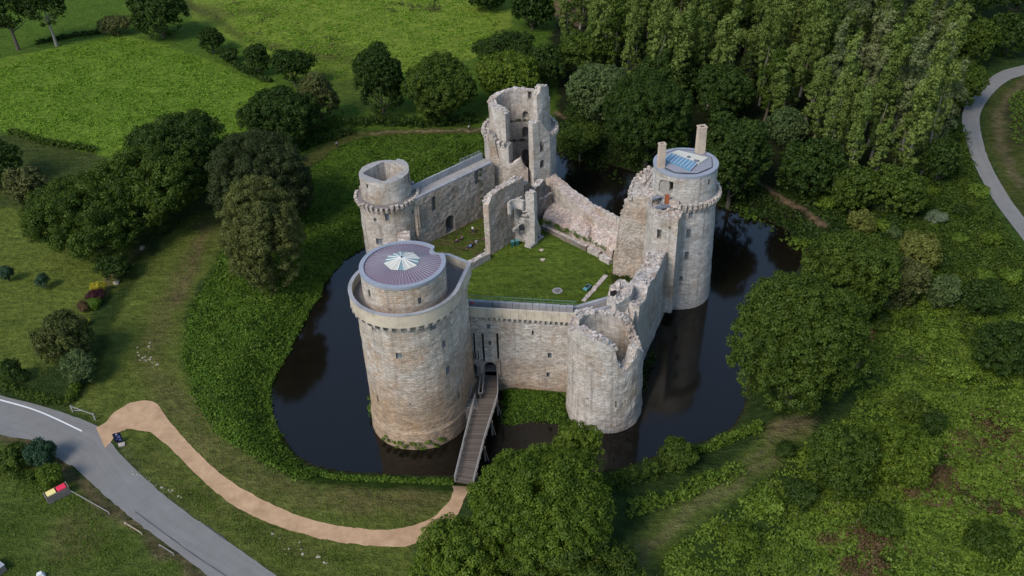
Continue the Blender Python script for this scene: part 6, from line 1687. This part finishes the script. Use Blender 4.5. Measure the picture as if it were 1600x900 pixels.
def deck(name, rows, parent, th=.18):
    V = []; Fc = []; U = []; s = 0; prev = None
    for a, b in rows:
        if prev: s += math.hypot(a[0] - prev[0], a[1] - prev[1])
        prev = a; w_ = math.hypot(a[0] - b[0], a[1] - b[1])
        for p_, u in ((a, 0), (b, w_)): V.append((p_[0], p_[1], p_[2])); U.append((u, s))
    n = len(rows) * 2
    for i in range(n): V.append((V[i][0], V[i][1], V[i][2] - th)); U.append(U[i])
    for i in range(len(rows) - 1):
        q = 2 * i; Fc += [(q, q + 1, q + 3, q + 2), (n + q, n + q + 2, n + q + 3, n + q + 1), (q, q + 2, n + q + 2, n + q), (q + 1, n + q + 1, n + q + 3, q + 3)]
    Fc += [(0, n, n + 1, 1), (n - 2, n - 1, 2 * n - 1, 2 * n - 2)]
    return mesh_obj(name, V, Fc, [M['planks']], parent, [[U[i] for i in f] for f in Fc])
deck('deck', [(BL[0], BRt[0]), (BL[1], BRt[1]), (BL[2], BRt[2])], bridge)
deck('deck', [((GL[0][0], GL[0][1], ZB), GR[0]), ((GL[1][0], GL[1][1] + 1.2, ZB), (GR[1][0], GR[1][1] + 1.2, ZB))], bridge)
deck('deck', [(bp(735, 621), bp(743, 621)), ((bp(740, 592)[0], bp(740, 592)[1] + .8, ZB), (bp(747, 592)[0], bp(747, 592)[1] + .8, ZB))], bridge)
def rail(pts, parent, h=1.05, post=1.7, m='woodgrey', name='railing', mid=2, w=.09):
    mb = MB()
    for a, b in zip(pts[:-1], pts[1:]):
        L = math.hypot(b[0] - a[0], b[1] - a[1]); n = max(1, int(round(L / post)))
        for k in range(n + 1):
            x, y, z = lerp3(a, b, k / n); mb.box((x, y, z + h / 2 - .05), (w * 1.3, w * 1.3, h + .1))
        mb.bar((a[0], a[1], a[2] + h), (b[0], b[1], b[2] + h), w * 1.5, w)
        for q in range(mid): 
            zz = h * (q + .6) / (mid + .6); mb.bar((a[0], a[1], a[2] + zz), (b[0], b[1], b[2] + zz), w * .5, w)
    return mb.build(name, [M[m]], parent)
rail(BL, bridge); rail(BRt, bridge)
rail([GL[0], (GL[1][0], GL[1][1], ZB)], bridge); rail([GR[0], GR[1]], bridge)
rail([GL[0], bp(748, 622)], bridge); rail([bp(748, 622), bp(751, 597)], bridge); rail([bp(735, 621), bp(739, 592)], bridge)
mb = MB()
for f in (.12, .42, .72, .97):
    a = lerp3(BL[0], BL[2], f); b = lerp3(BRt[0], BRt[2], f)
    for q in (a, b):
        mb.box((q[0], q[1], .9), (.28, .28, 4.0))
    mb.bar((a[0], a[1], 2.75), (b[0], b[1], 2.75), .25, .3)
    mb.bar((a[0], a[1], .3), (b[0], b[1], 2.6), .14, .14)
    mb.bar((b[0] + .55, b[1], -.5), (b[0], b[1], 2.5), .16, .16)
mb.build('trestle', [M['wood']], bridge)
mb = MB(); a = bp(732, 634); mb.box((a[0] + .2, a[1] + .2, 1.0), (2.3, 2.4, 3.8), .1, 0, .05); mb.box((a[0] + .2, a[1] + .2, 2.95), (2.5, 2.6, .22), .1, 0, .03)
mb.build('stone_pier', [M['stoneDk']], bridge)
# drawbridge stone surround
mb = MB()
for px in (753.5, 780.5):
    c = on_wall(px, 580); mb.box((c[0] + nx * .12, c[1] + ny * .12, 4.6), (.42, .5, 3.2), ga, 0, .03)
c = on_wall(742, 570); mb.box((c[0] + nx * .1, c[1] + ny * .1, 5.9), (1.3, .3, .8), ga, 0, .03)
mb.build('gate_surround', [M['stoneIn']], wall)

# ------------------------------------------------------------------ sign board by the path
sg = empty('sign_board', P(187, 692, 3), 'dark blue information board on posts beside the gravel path entrance', 'sign')
x, y, z = P(187, 692, 3); mb = MB(); mb.box((x, y, 4.15), (1.1, .09, 1.75), .35, 0)
mb.build('panel', [plain('sign_navy', (.012, .012, .035), .5, .2, 1)], sg)
mb = MB(); random.seed(3)
ca, sa = math.cos(.35), math.sin(.35)
for k in range(9):
    u = random.uniform(-.28, .28); v = 4.3 - .13 * k + .25; mb.box((x + ca * u + sa * .06, y + sa * u - ca * .06, v), (random.uniform(.18, .42), .02, .07), .35, 0)
mb.box((x + sa * .06, y - ca * .06, 4.84), (.18, .02, .2), .35, 1)
mb.build('lettering', [plain('sign_blue', (.14, .17, .42), .5, .1, 1), M['white']], sg)
for s_ in (-1, 1):
    mb = MB(); mb.box((x + ca * .5 * s_ , y + sa * .5 * s_ + .1, 3.7), (.1, .1, 1.9), .35); mb.build('post', [M['wood']], sg)
mb = MB(); mb.box((x + .5, y - .5, 3.1), (.9, .6, .3), .4, 0, .08); tag(mb.build('stone_block', [M['rubble']]), 'pale stone block at the foot of the blue sign', 'stone')

# ------------------------------------------------------------------ bin shelter
x, y, z = P(92, 776, 3); sh = empty('bin_shelter', (x, y, 3), 'slatted wooden bin shelter beside the road hedge', 'shelter')
ax = P(78, 790, 3); bx = P(105, 776, 3); a_ = math.atan2(bx[1] - ax[1], bx[0] - ax[0]); ca, sa = math.cos(a_), math.sin(a_)
def so_(u, v, z): return (x + ca * u - sa * v, y + sa * u + ca * v, z)
mb = MB()
for k in range(15): mb.box(so_(-1.45 + k * .207, -.65, 3.65), (.19, .06, 1.35), a_, 0, .012)
mb.build('front_slats', [M['wood']], sh)
for s_ in (-1, 1):
    mb = MB()
    for k in range(6): mb.box(so_(1.52 * s_, -.55 + k * .24, 3.65), (.06, .21, 1.35), a_, 0, .012)
    mb.box(so_(1.52 * s_, 0, 4.36), (.12, 1.4, .07), a_, 0); mb.build('side_panel', [M['wood']], sh)
mb = MB()
for k in range(15): mb.box(so_(-1.45 + k * .207, .65, 3.65), (.19, .06, 1.35), a_, 0, .012)
mb.build('back_slats', [M['wood']], sh)
yel = plain('yellow_lid', (.80, .66, .26), .5, .08, 1); redm = plain('red_lid', (.70, .04, .09), .5, .08, 1); gr = plain('bin_grey', (.06, .065, .07), .6, .1, 1)
for u, lm, lab in ((-.7, yel, 'wheeled bin with a pale yellow lid inside the slatted shelter'), (.72, redm, 'wheeled bin with a bright red lid inside the slatted shelter')):
    b = empty('wheelie_bin', so_(u, .05, 3.0), lab, 'bin', 'bins in the roadside shelter')
    mb = MB(); mb.box(so_(u, .05, 3.68), (1.1, .85, 1.1), a_, 0, 0, 1.1); mb.build('body', [gr], b)
    mb = MB(); mb.box(so_(u, .05, 4.30), (1.25, 1.0, .13), a_, 0, 0, .93); mb.box(so_(u, .5, 4.36), (1.15, .1, .1), a_, 0); mb.build('lid', [lm], b)

# rails and gate near the road
def railthing(name, a, b, label, h, m='woodgrey', posts=True, cat='fence'):
    A, B = P(*a, 3), P(*b, 3); mb = MB(); root = empty(name, A, label, cat)
    mb.bar((A[0], A[1], A[2] + h), (B[0], B[1], B[2] + h), .08, .08); mb.build('rail', [M[m]], root)
    if posts:
        for q in (A, B):
            mb = MB(); mb.box((q[0], q[1], 3 + h / 2), (.09, .09, h + .1)); mb.build('post', [M[m]], root)
railthing('fence_rail', (111, 770), (171, 804), 'long grey pole rail running from the bin shelter', .5)
railthing('fence_rail', (196, 820), (222, 836), 'bright pale rail in the roadside grass, middle one', .45, 'chim')
railthing('fence_rail', (250, 854), (272, 868), 'grey rail lowest along the road verge', .4)
A = P(114, 643, 3); B = P(149, 656, 3); g = empty('field_gate', A, 'grey single bar barrier with brace and posts by the path junction', 'gate')
mb = MB(); mb.bar((A[0], A[1], 4.1), (B[0], B[1], 4.1), .1, .1); mb.build('rail', [M['woodgrey']], g)
mb = MB(); mb.bar((A[0] + .3, A[1], 3.2), (lerp3(A, B, .5)[0], lerp3(A, B, .5)[1], 4.05), .08, .08); mb.build('brace', [M['woodgrey']], g)
for q in (A, B):
    mb = MB(); mb.box((q[0], q[1], 3.6), (.2, .2, 1.4)); mb.build('post', [M['woodgrey']], g)

# stones scattered on the verge: individually placed pieces
M['buff'] = plain('buff_field_stone', (.30, .27, .20), .95, .3, 3)
random.seed(21)
def rock(x, y, z, s, label, group):
    bm = bmesh.new(); bmesh.ops.create_icosphere(bm, subdivisions=2, radius=s)
    sc = (random.uniform(.8, 1.4), random.uniform(.7, 1.1), random.uniform(.45, .7)); o_ = random.uniform(0, 50)
    for v in bm.verts:
        n_ = noise.noise(v.co / s * 1.1 + Vector((o_, 0, 0))); v.co *= 1 + .45 * n_; v.co.x *= sc[0]; v.co.y *= sc[1]; v.co.z *= sc[2]
    me = bpy.data.meshes.new('stone'); bm.to_mesh(me); bm.free(); me.materials.append(M['buff']); l = me.uv_layers.new(name='UVMap')
    o = bpy.data.objects.new('stone', me); COL.objects.link(o); o.location = (x, y, z + s * .15); o.rotation_euler[2] = random.uniform(0, 6); tag(o, label, 'stone', group)
for (x0, y0, x1, y1, n, sp, s0, s1, lab, gp) in (
    (205, 735, 280, 775, 22, 7, .07, .18, 'small pale stone in the grass strip between road and gravel path', 'stones between road and path'),
    (430, 835, 520, 890, 12, 16, .08, .22, 'pale stone in the grass at the bottom below the gravel path', 'stones at the bottom verge'),
    (222, 530, 235, 575, 22, 12, .08, .24, 'little buff stone in the bare patch of the mown strip', 'stones on the mown strip')):
    for k in range(n):
        f = random.random(); px = x0 + (x1 - x0) * f + random.uniform(-sp, sp); py = y0 + (y1 - y0) * f + random.uniform(-sp, sp) * .5; p_ = P(px, py, 3); rock(p_[0], p_[1], hz(p_[0], p_[1]), random.uniform(s0, s1), lab, gp)
for px, py, s, lab in ((181, 440, .75, 'larger grey boulder by the yellow garden shrub'), (222, 385, .7, 'grey boulder under the garden oak, uphill of the other'), (0, 886, 1.0, '')):
    if lab: p_ = P(px, py, 3); rock(p_[0], p_[1], hz(p_[0], p_[1]), s, lab, None)
# corner roof of a parked trailer, and white board cut by the bottom edge
x, y, z = P(-6, 893, 3); mb = MB(); mb.box((x, y, 3.7), (2.6, 1.7, 1.1), -.6, 0, 0, .96); mb.box((x, y, 4.29), (2.65, 1.75, .08), -.6, 1); tag(mb.build('trailer', [M['wood'], M['metal']]), 'grey topped trailer cut off at the bottom left corner', 'trailer')
x, y, z = P(65, 903, 3); mb = MB(); mb.box((x, y, 3.5), (1.1, 1.0, .9), .6, 0, 0, .5); tag(mb.build('bollard_box', [M['white']]), 'white pointed box cut by the bottom edge', 'box')

# ------------------------------------------------------------------ court furniture
def cp(px, py): return P(px, py, COURT)
x, y, z = cp(871, 455); mb = MB(); mb.disc(x, y, z + .16, .92, 28, 0, z - .1); mb.disc(x, y, z + .18, .55, 20, 1)
for k in range(6): mb.bar((x - .5, y - .4 + k * .16, z + .2), (x + .5, y - .4 + k * .16, z + .2), .04, .04, 2)
tag(mb.build('well_cover', [M['flagl'], M['dark'], M['metal']]), 'round stone well rim with dark grating set in the lawn', 'well')
for px, py, s, lab in ((846, 391, .42, 'bare sandy round patch on the lawn, nearer the stair'), (848, 406, .45, 'sandy round slab on the lawn, farther from the stair')):
    x, y, z = cp(px, py); mb = MB(); mb.disc(x, y, z + .10, lambda t: s * (1 + .15 * math.sin(3 * t)), 20, 0, z - .1); tag(mb.build('stone_slab', [M['chim']]), lab, 'slab')
teal = plain('teal_plastic', (.10, .26, .28), .4, .12, 1); teald = plain('teal_dark', (.02, .09, .09), .5, .1, 1)
for px, py, lab in ((801, 384, 'teal wheeled bin beside the open stair, left one'), (808, 382.5, 'teal wheeled bin beside the open stair, right one')):
    x, y, z = cp(px, py); b = empty('wheelie_bin', (x, y, z), lab, 'bin', 'teal bins in the court')
    mb = MB(); mb.box((x, y, z + .55), (.58, .6, 1.0), .1, 0, 0, 1.12); mb.build('body', [teald], b)
    mb = MB(); mb.box((x, y, z + 1.1), (.68, .74, .1), .1, 0, 0, .92); mb.box((x, y + .38, z + 1.08), (.6, .08, .08), .1); mb.build('lid', [teal], b)
x, y, z = cp(917.5, 452); ct = empty('play_cart', (x, y, z), 'small pale teal cart with dark wheels parked on the lawn', 'cart')
A3 = .95
mb = MB(); mb.box((x, y, z + .42), (1.75, .85, .3), A3, 0, 0, .94); mb.box((x - math.cos(A3) * .3, y - math.sin(A3) * .3, z + .64), (.7, .7, .22), A3, 0, 0, .8); mb.build('body', [teal], ct)
mb = MB(); mb.box((x + math.cos(A3) * .42, y + math.sin(A3) * .42, z + .585), (.38, .6, .04), A3); mb.box((x - math.cos(A3) * .3, y - math.sin(A3) * .3, z + .76), (.5, .5, .03), A3, 0); mb.build('seat', [M['dark']], ct)
for u, v in ((-.6, -.42), (-.6, .42), (.6, -.42), (.6, .42)):
    qx, qy = x + math.cos(A3) * u - math.sin(A3) * v, y + math.sin(A3) * u + math.cos(A3) * v
    mb = MB(); mb.tube([(qx + math.sin(A3) * .07, qy - math.cos(A3) * .07, z + .22), (qx - math.sin(A3) * .07, qy + math.cos(A3) * .07, z + .22)], [.2, .2], 12); mb.build('wheel', [M['dark']], ct)

# ------------------------------------------------------------------ people
skin = plain('skin', (.42, .24, .16), .6, .08, 3); hair = plain('hair', (.04, .025, .018), .8, .2, 5)
def skinned(name, verts, edges, rad, mat, parent):
    me = bpy.data.meshes.new(name); me.from_pydata(verts, edges, []); o = bpy.data.objects.new(name, me); COL.objects.link(o)
    o.modifiers.new('s', 'SKIN'); sd = o.modifiers.new('u', 'SUBSURF'); sd.levels = 1; sd.render_levels = 1
    for v, r in zip(me.skin_vertices[0].data, rad): v.radius = (r, r) if not isinstance(r, tuple) else r
    me.skin_vertices[0].data[0].use_root = True
    dg = bpy.context.evaluated_depsgraph_get(); new = bpy.data.meshes.new_from_object(o.evaluated_get(dg)); o.modifiers.clear(); o.data = new; bpy.data.meshes.remove(me)
    new.materials.clear(); new.materials.append(mat); new.name = name
    new.polygons.foreach_set('use_smooth', [True] * len(new.polygons))
    o.parent = parent; return o
clothc = {}
def cloth(c):
    if c not in clothc: clothc[c] = plain('cloth', c, .9, .12, 4)
    return clothc[c]
def person(loc, rz, pose, top, bottom, label, hairm=hair, hat=None, s=.93):
    root = empty('person', loc, label, 'person'); root.rotation_euler[2] = rz; root.scale = (s, s, s)
    if pose == 'stand' or pose == 'walk':
        k = .18 if pose == 'walk' else .03
        J = dict(pel=(0, 0, .95), ch=(0, .0, 1.32), nk=(0, 0, 1.52), hd=(0, .02, 1.66), ht=(0, .02, 1.80), sl=(-.19, 0, 1.44), sr=(.19, 0, 1.44), el=(-.25, k, 1.16), er=(.25, -k, 1.16), wl=(-.25, .10 + k, .93), wr=(.25, .10 - k, .93), hl=(-.25, .13 + k, .84), hr=(.25, .13 - k, .84),
                 pl=(-.10, 0, .92), pr=(.10, 0, .92), kl=(-.11, -k + .02, .50), kr=(.11, k + .02, .50), al=(-.11, -k * 1.8, .08), ar=(.11, k * 1.4, .08), fl=(-.11, -k * 1.8 + .16, .04), fr=(.11, k * 1.4 + .16, .04))
    else:   # sitting on the grass, knees up
        lean = -.12 if pose == 'sit' else -.55
        J = dict(pel=(0, 0, .14), ch=(0, lean * .6, .50 if pose == 'sit' else .38), nk=(0, lean * .8, .72 if pose == 'sit' else .55), hd=(0, lean * .8 + .03, .86 if pose == 'sit' else .66), ht=(0, lean * .8 + .03, 1.0 if pose == 'sit' else .80), sl=(-.19, lean * .75, .64 if pose == 'sit' else .48), sr=(.19, lean * .75, .64 if pose == 'sit' else .48),
                 el=(-.27, .08, .44), er=(.27, .08, .44), wl=(-.16, .30, .42), wr=(.16, .30, .42), hl=(-.12, .38, .42), hr=(.12, .38, .42), pl=(-.10, .05, .14), pr=(.10, .05, .14), kl=(-.15, .45, .45), kr=(.15, .48, .40), al=(-.14, .66, .09), ar=(.14, .80, .08), fl=(-.14, .82, .05), fr=(.14, .95, .05))
    R = dict(pel=.14, ch=.15, nk=.055, hd=.095, ht=.06, sl=.065, sr=.065, el=.045, er=.045, wl=.032, wr=.032, hl=.035, hr=.035, pl=.09, pr=.09, kl=.06, kr=.06, al=.04, ar=.04, fl=.035, fr=.035)
    def part(name, ks, ed, mat, gr=0.0):
        idx = {k_: i for i, k_ in enumerate(ks)}; return skinned(name, [J[k_] for k_ in ks], [(idx[a], idx[b]) for a, b in ed], [R[k_] + gr for k_ in ks], mat, root)
    allk = list(J); ed = [('pel', 'ch'), ('ch', 'nk'), ('nk', 'hd'), ('hd', 'ht'), ('ch', 'sl'), ('ch', 'sr'), ('sl', 'el'), ('sr', 'er'), ('el', 'wl'), ('er', 'wr'), ('wl', 'hl'), ('wr', 'hr'), ('pel', 'pl'), ('pel', 'pr'), ('pl', 'kl'), ('pr', 'kr'), ('kl', 'al'), ('kr', 'ar'), ('al', 'fl'), ('ar', 'fr')]
    part('body', allk, ed, skin)
    part('shirt', ['pel', 'ch', 'sl', 'sr', 'el', 'er'], [('pel', 'ch'), ('ch', 'sl'), ('ch', 'sr'), ('sl', 'el'), ('sr', 'er')], cloth(top), .022)
    part('trousers', ['pel', 'pl', 'pr', 'kl', 'kr', 'al', 'ar'], [('pel', 'pl'), ('pel', 'pr'), ('pl', 'kl'), ('pr', 'kr'), ('kl', 'al'), ('kr', 'ar')], cloth(bottom), .018)
    mb = MB(); hx_, hy_, hz_ = J['hd']
    bm = bmesh.new(); bmesh.ops.create_icosphere(bm, subdivisions=2, radius=.118)
    for v in bm.verts:
        if v.co.z < -.02 and v.co.y > 0: v.co.y *= .1
        v.co.z *= 1.05
    me = bpy.data.meshes.new('hair' if hat is None else 'hat'); bm.to_mesh(me); bm.free(); me.materials.append(hairm if hat is None else cloth(hat)); o = bpy.data.objects.new(me.name, me); COL.objects.link(o); o.parent = root; o.location = (hx_, hy_ - .02, hz_ + .045)
    return root
blk = (.015, .015, .02); wht = (.65, .65, .62); nav = (.03, .04, .08); pnk = (.28, .13, .22); prp = (.12, .04, .10); blu = (.08, .24, .50); gry = (.25, .27, .30)
person(cp(739, 364), 2.6, 'stand', wht, nav, 'person in a white top and dark trousers standing on the picnic grass')
person(cp(714, 378), 1.2, 'sit', pnk, blk, 'seated person in dusty pink, left one of the picnic pair')
person(cp(722, 374), 2.4, 'sit', prp, blk, 'seated person in dark purple, right one of the picnic pair')
person(cp(734, 387), 2.2, 'recline', blu, nav, 'person in a blue shirt reclining in the middle of the picnic grass')
person(cp(738, 383), 2.9, 'sit', blk, blk, 'person in black seated right behind the blue shirt')
person(cp(744, 380), -.6, 'sit', gry, wht, 'person in grey top and pale trousers seated right of the middle group')
person(cp(758, 376), .9, 'sit', blk, prp, 'person in black wearing a white hat beside the inner wall', hat=wht)
person(cp(759, 393), .4, 'sit', wht, gry, 'person in white seated by the low rough wall')
person(along(2.9, -1.1, 15.26), 3.0, 'stand', (.45, .05, .06), gry, 'person in red with fair hair on the front wall walkway', plain('fair_hair', (.5, .36, .16), .8, .1, 4))
person(along(.75, -.9, 15.26), 1.6, 'stand', blk, blk, 'person in black at the tower end of the front wall walkway')
x, y, z = P(733, 205, 3); person((x, y, hz(x, y)), 1.4, 'walk', wht, blk, 'walker in a white top on the far moat path left of the keep')
x, y, z = P(527, 229, 3); person((x, y, hz(x, y)), 1.0, 'walk', gry, blk, 'walker in grey on the mown path above the fern bank')
# ------------------------------------------------------------------ light
w = bpy.data.worlds.new('World'); SC.world = w; w.use_nodes = True
nt = w.node_tree; bg = nt.nodes['Background']
sky = nt.nodes.new('ShaderNodeTexSky'); sky.sky_type = 'NISHITA'; sky.sun_disc = False
SUN_EL = math.radians(44); SUN_AZ = math.radians(-138)     # compass angle from +Y towards +X: light from the left, a little behind the camera
sky.sun_elevation = SUN_EL; sky.sun_rotation = SUN_AZ
sky.air_density = 1.3; sky.dust_density = .5; sky.ozone_density = 2.5
nt.links.new(sky.outputs[0], bg.inputs[0]); bg.inputs[1].default_value = .125
sl = bpy.data.lights.new('sun', 'SUN'); so = bpy.data.objects.new('sun', sl); COL.objects.link(so)
sl.energy = 2.2; sl.angle = math.radians(22); sl.color = (1.0, .91, .82)
d = Vector((math.sin(SUN_AZ) * math.cos(SUN_EL), math.cos(SUN_AZ) * math.cos(SUN_EL), math.sin(SUN_EL)))
so.rotation_mode = 'QUATERNION'; so.rotation_quaternion = d.to_track_quat('Z', 'Y'); so.location = (0, 100, 200)
vs = SC.view_settings; SC.display_settings.display_device = 'sRGB'
vs.view_transform = 'Standard'; vs.look = 'None'; vs.gamma = 1.0; vs.exposure = 0.58; vs.use_curve_mapping = False
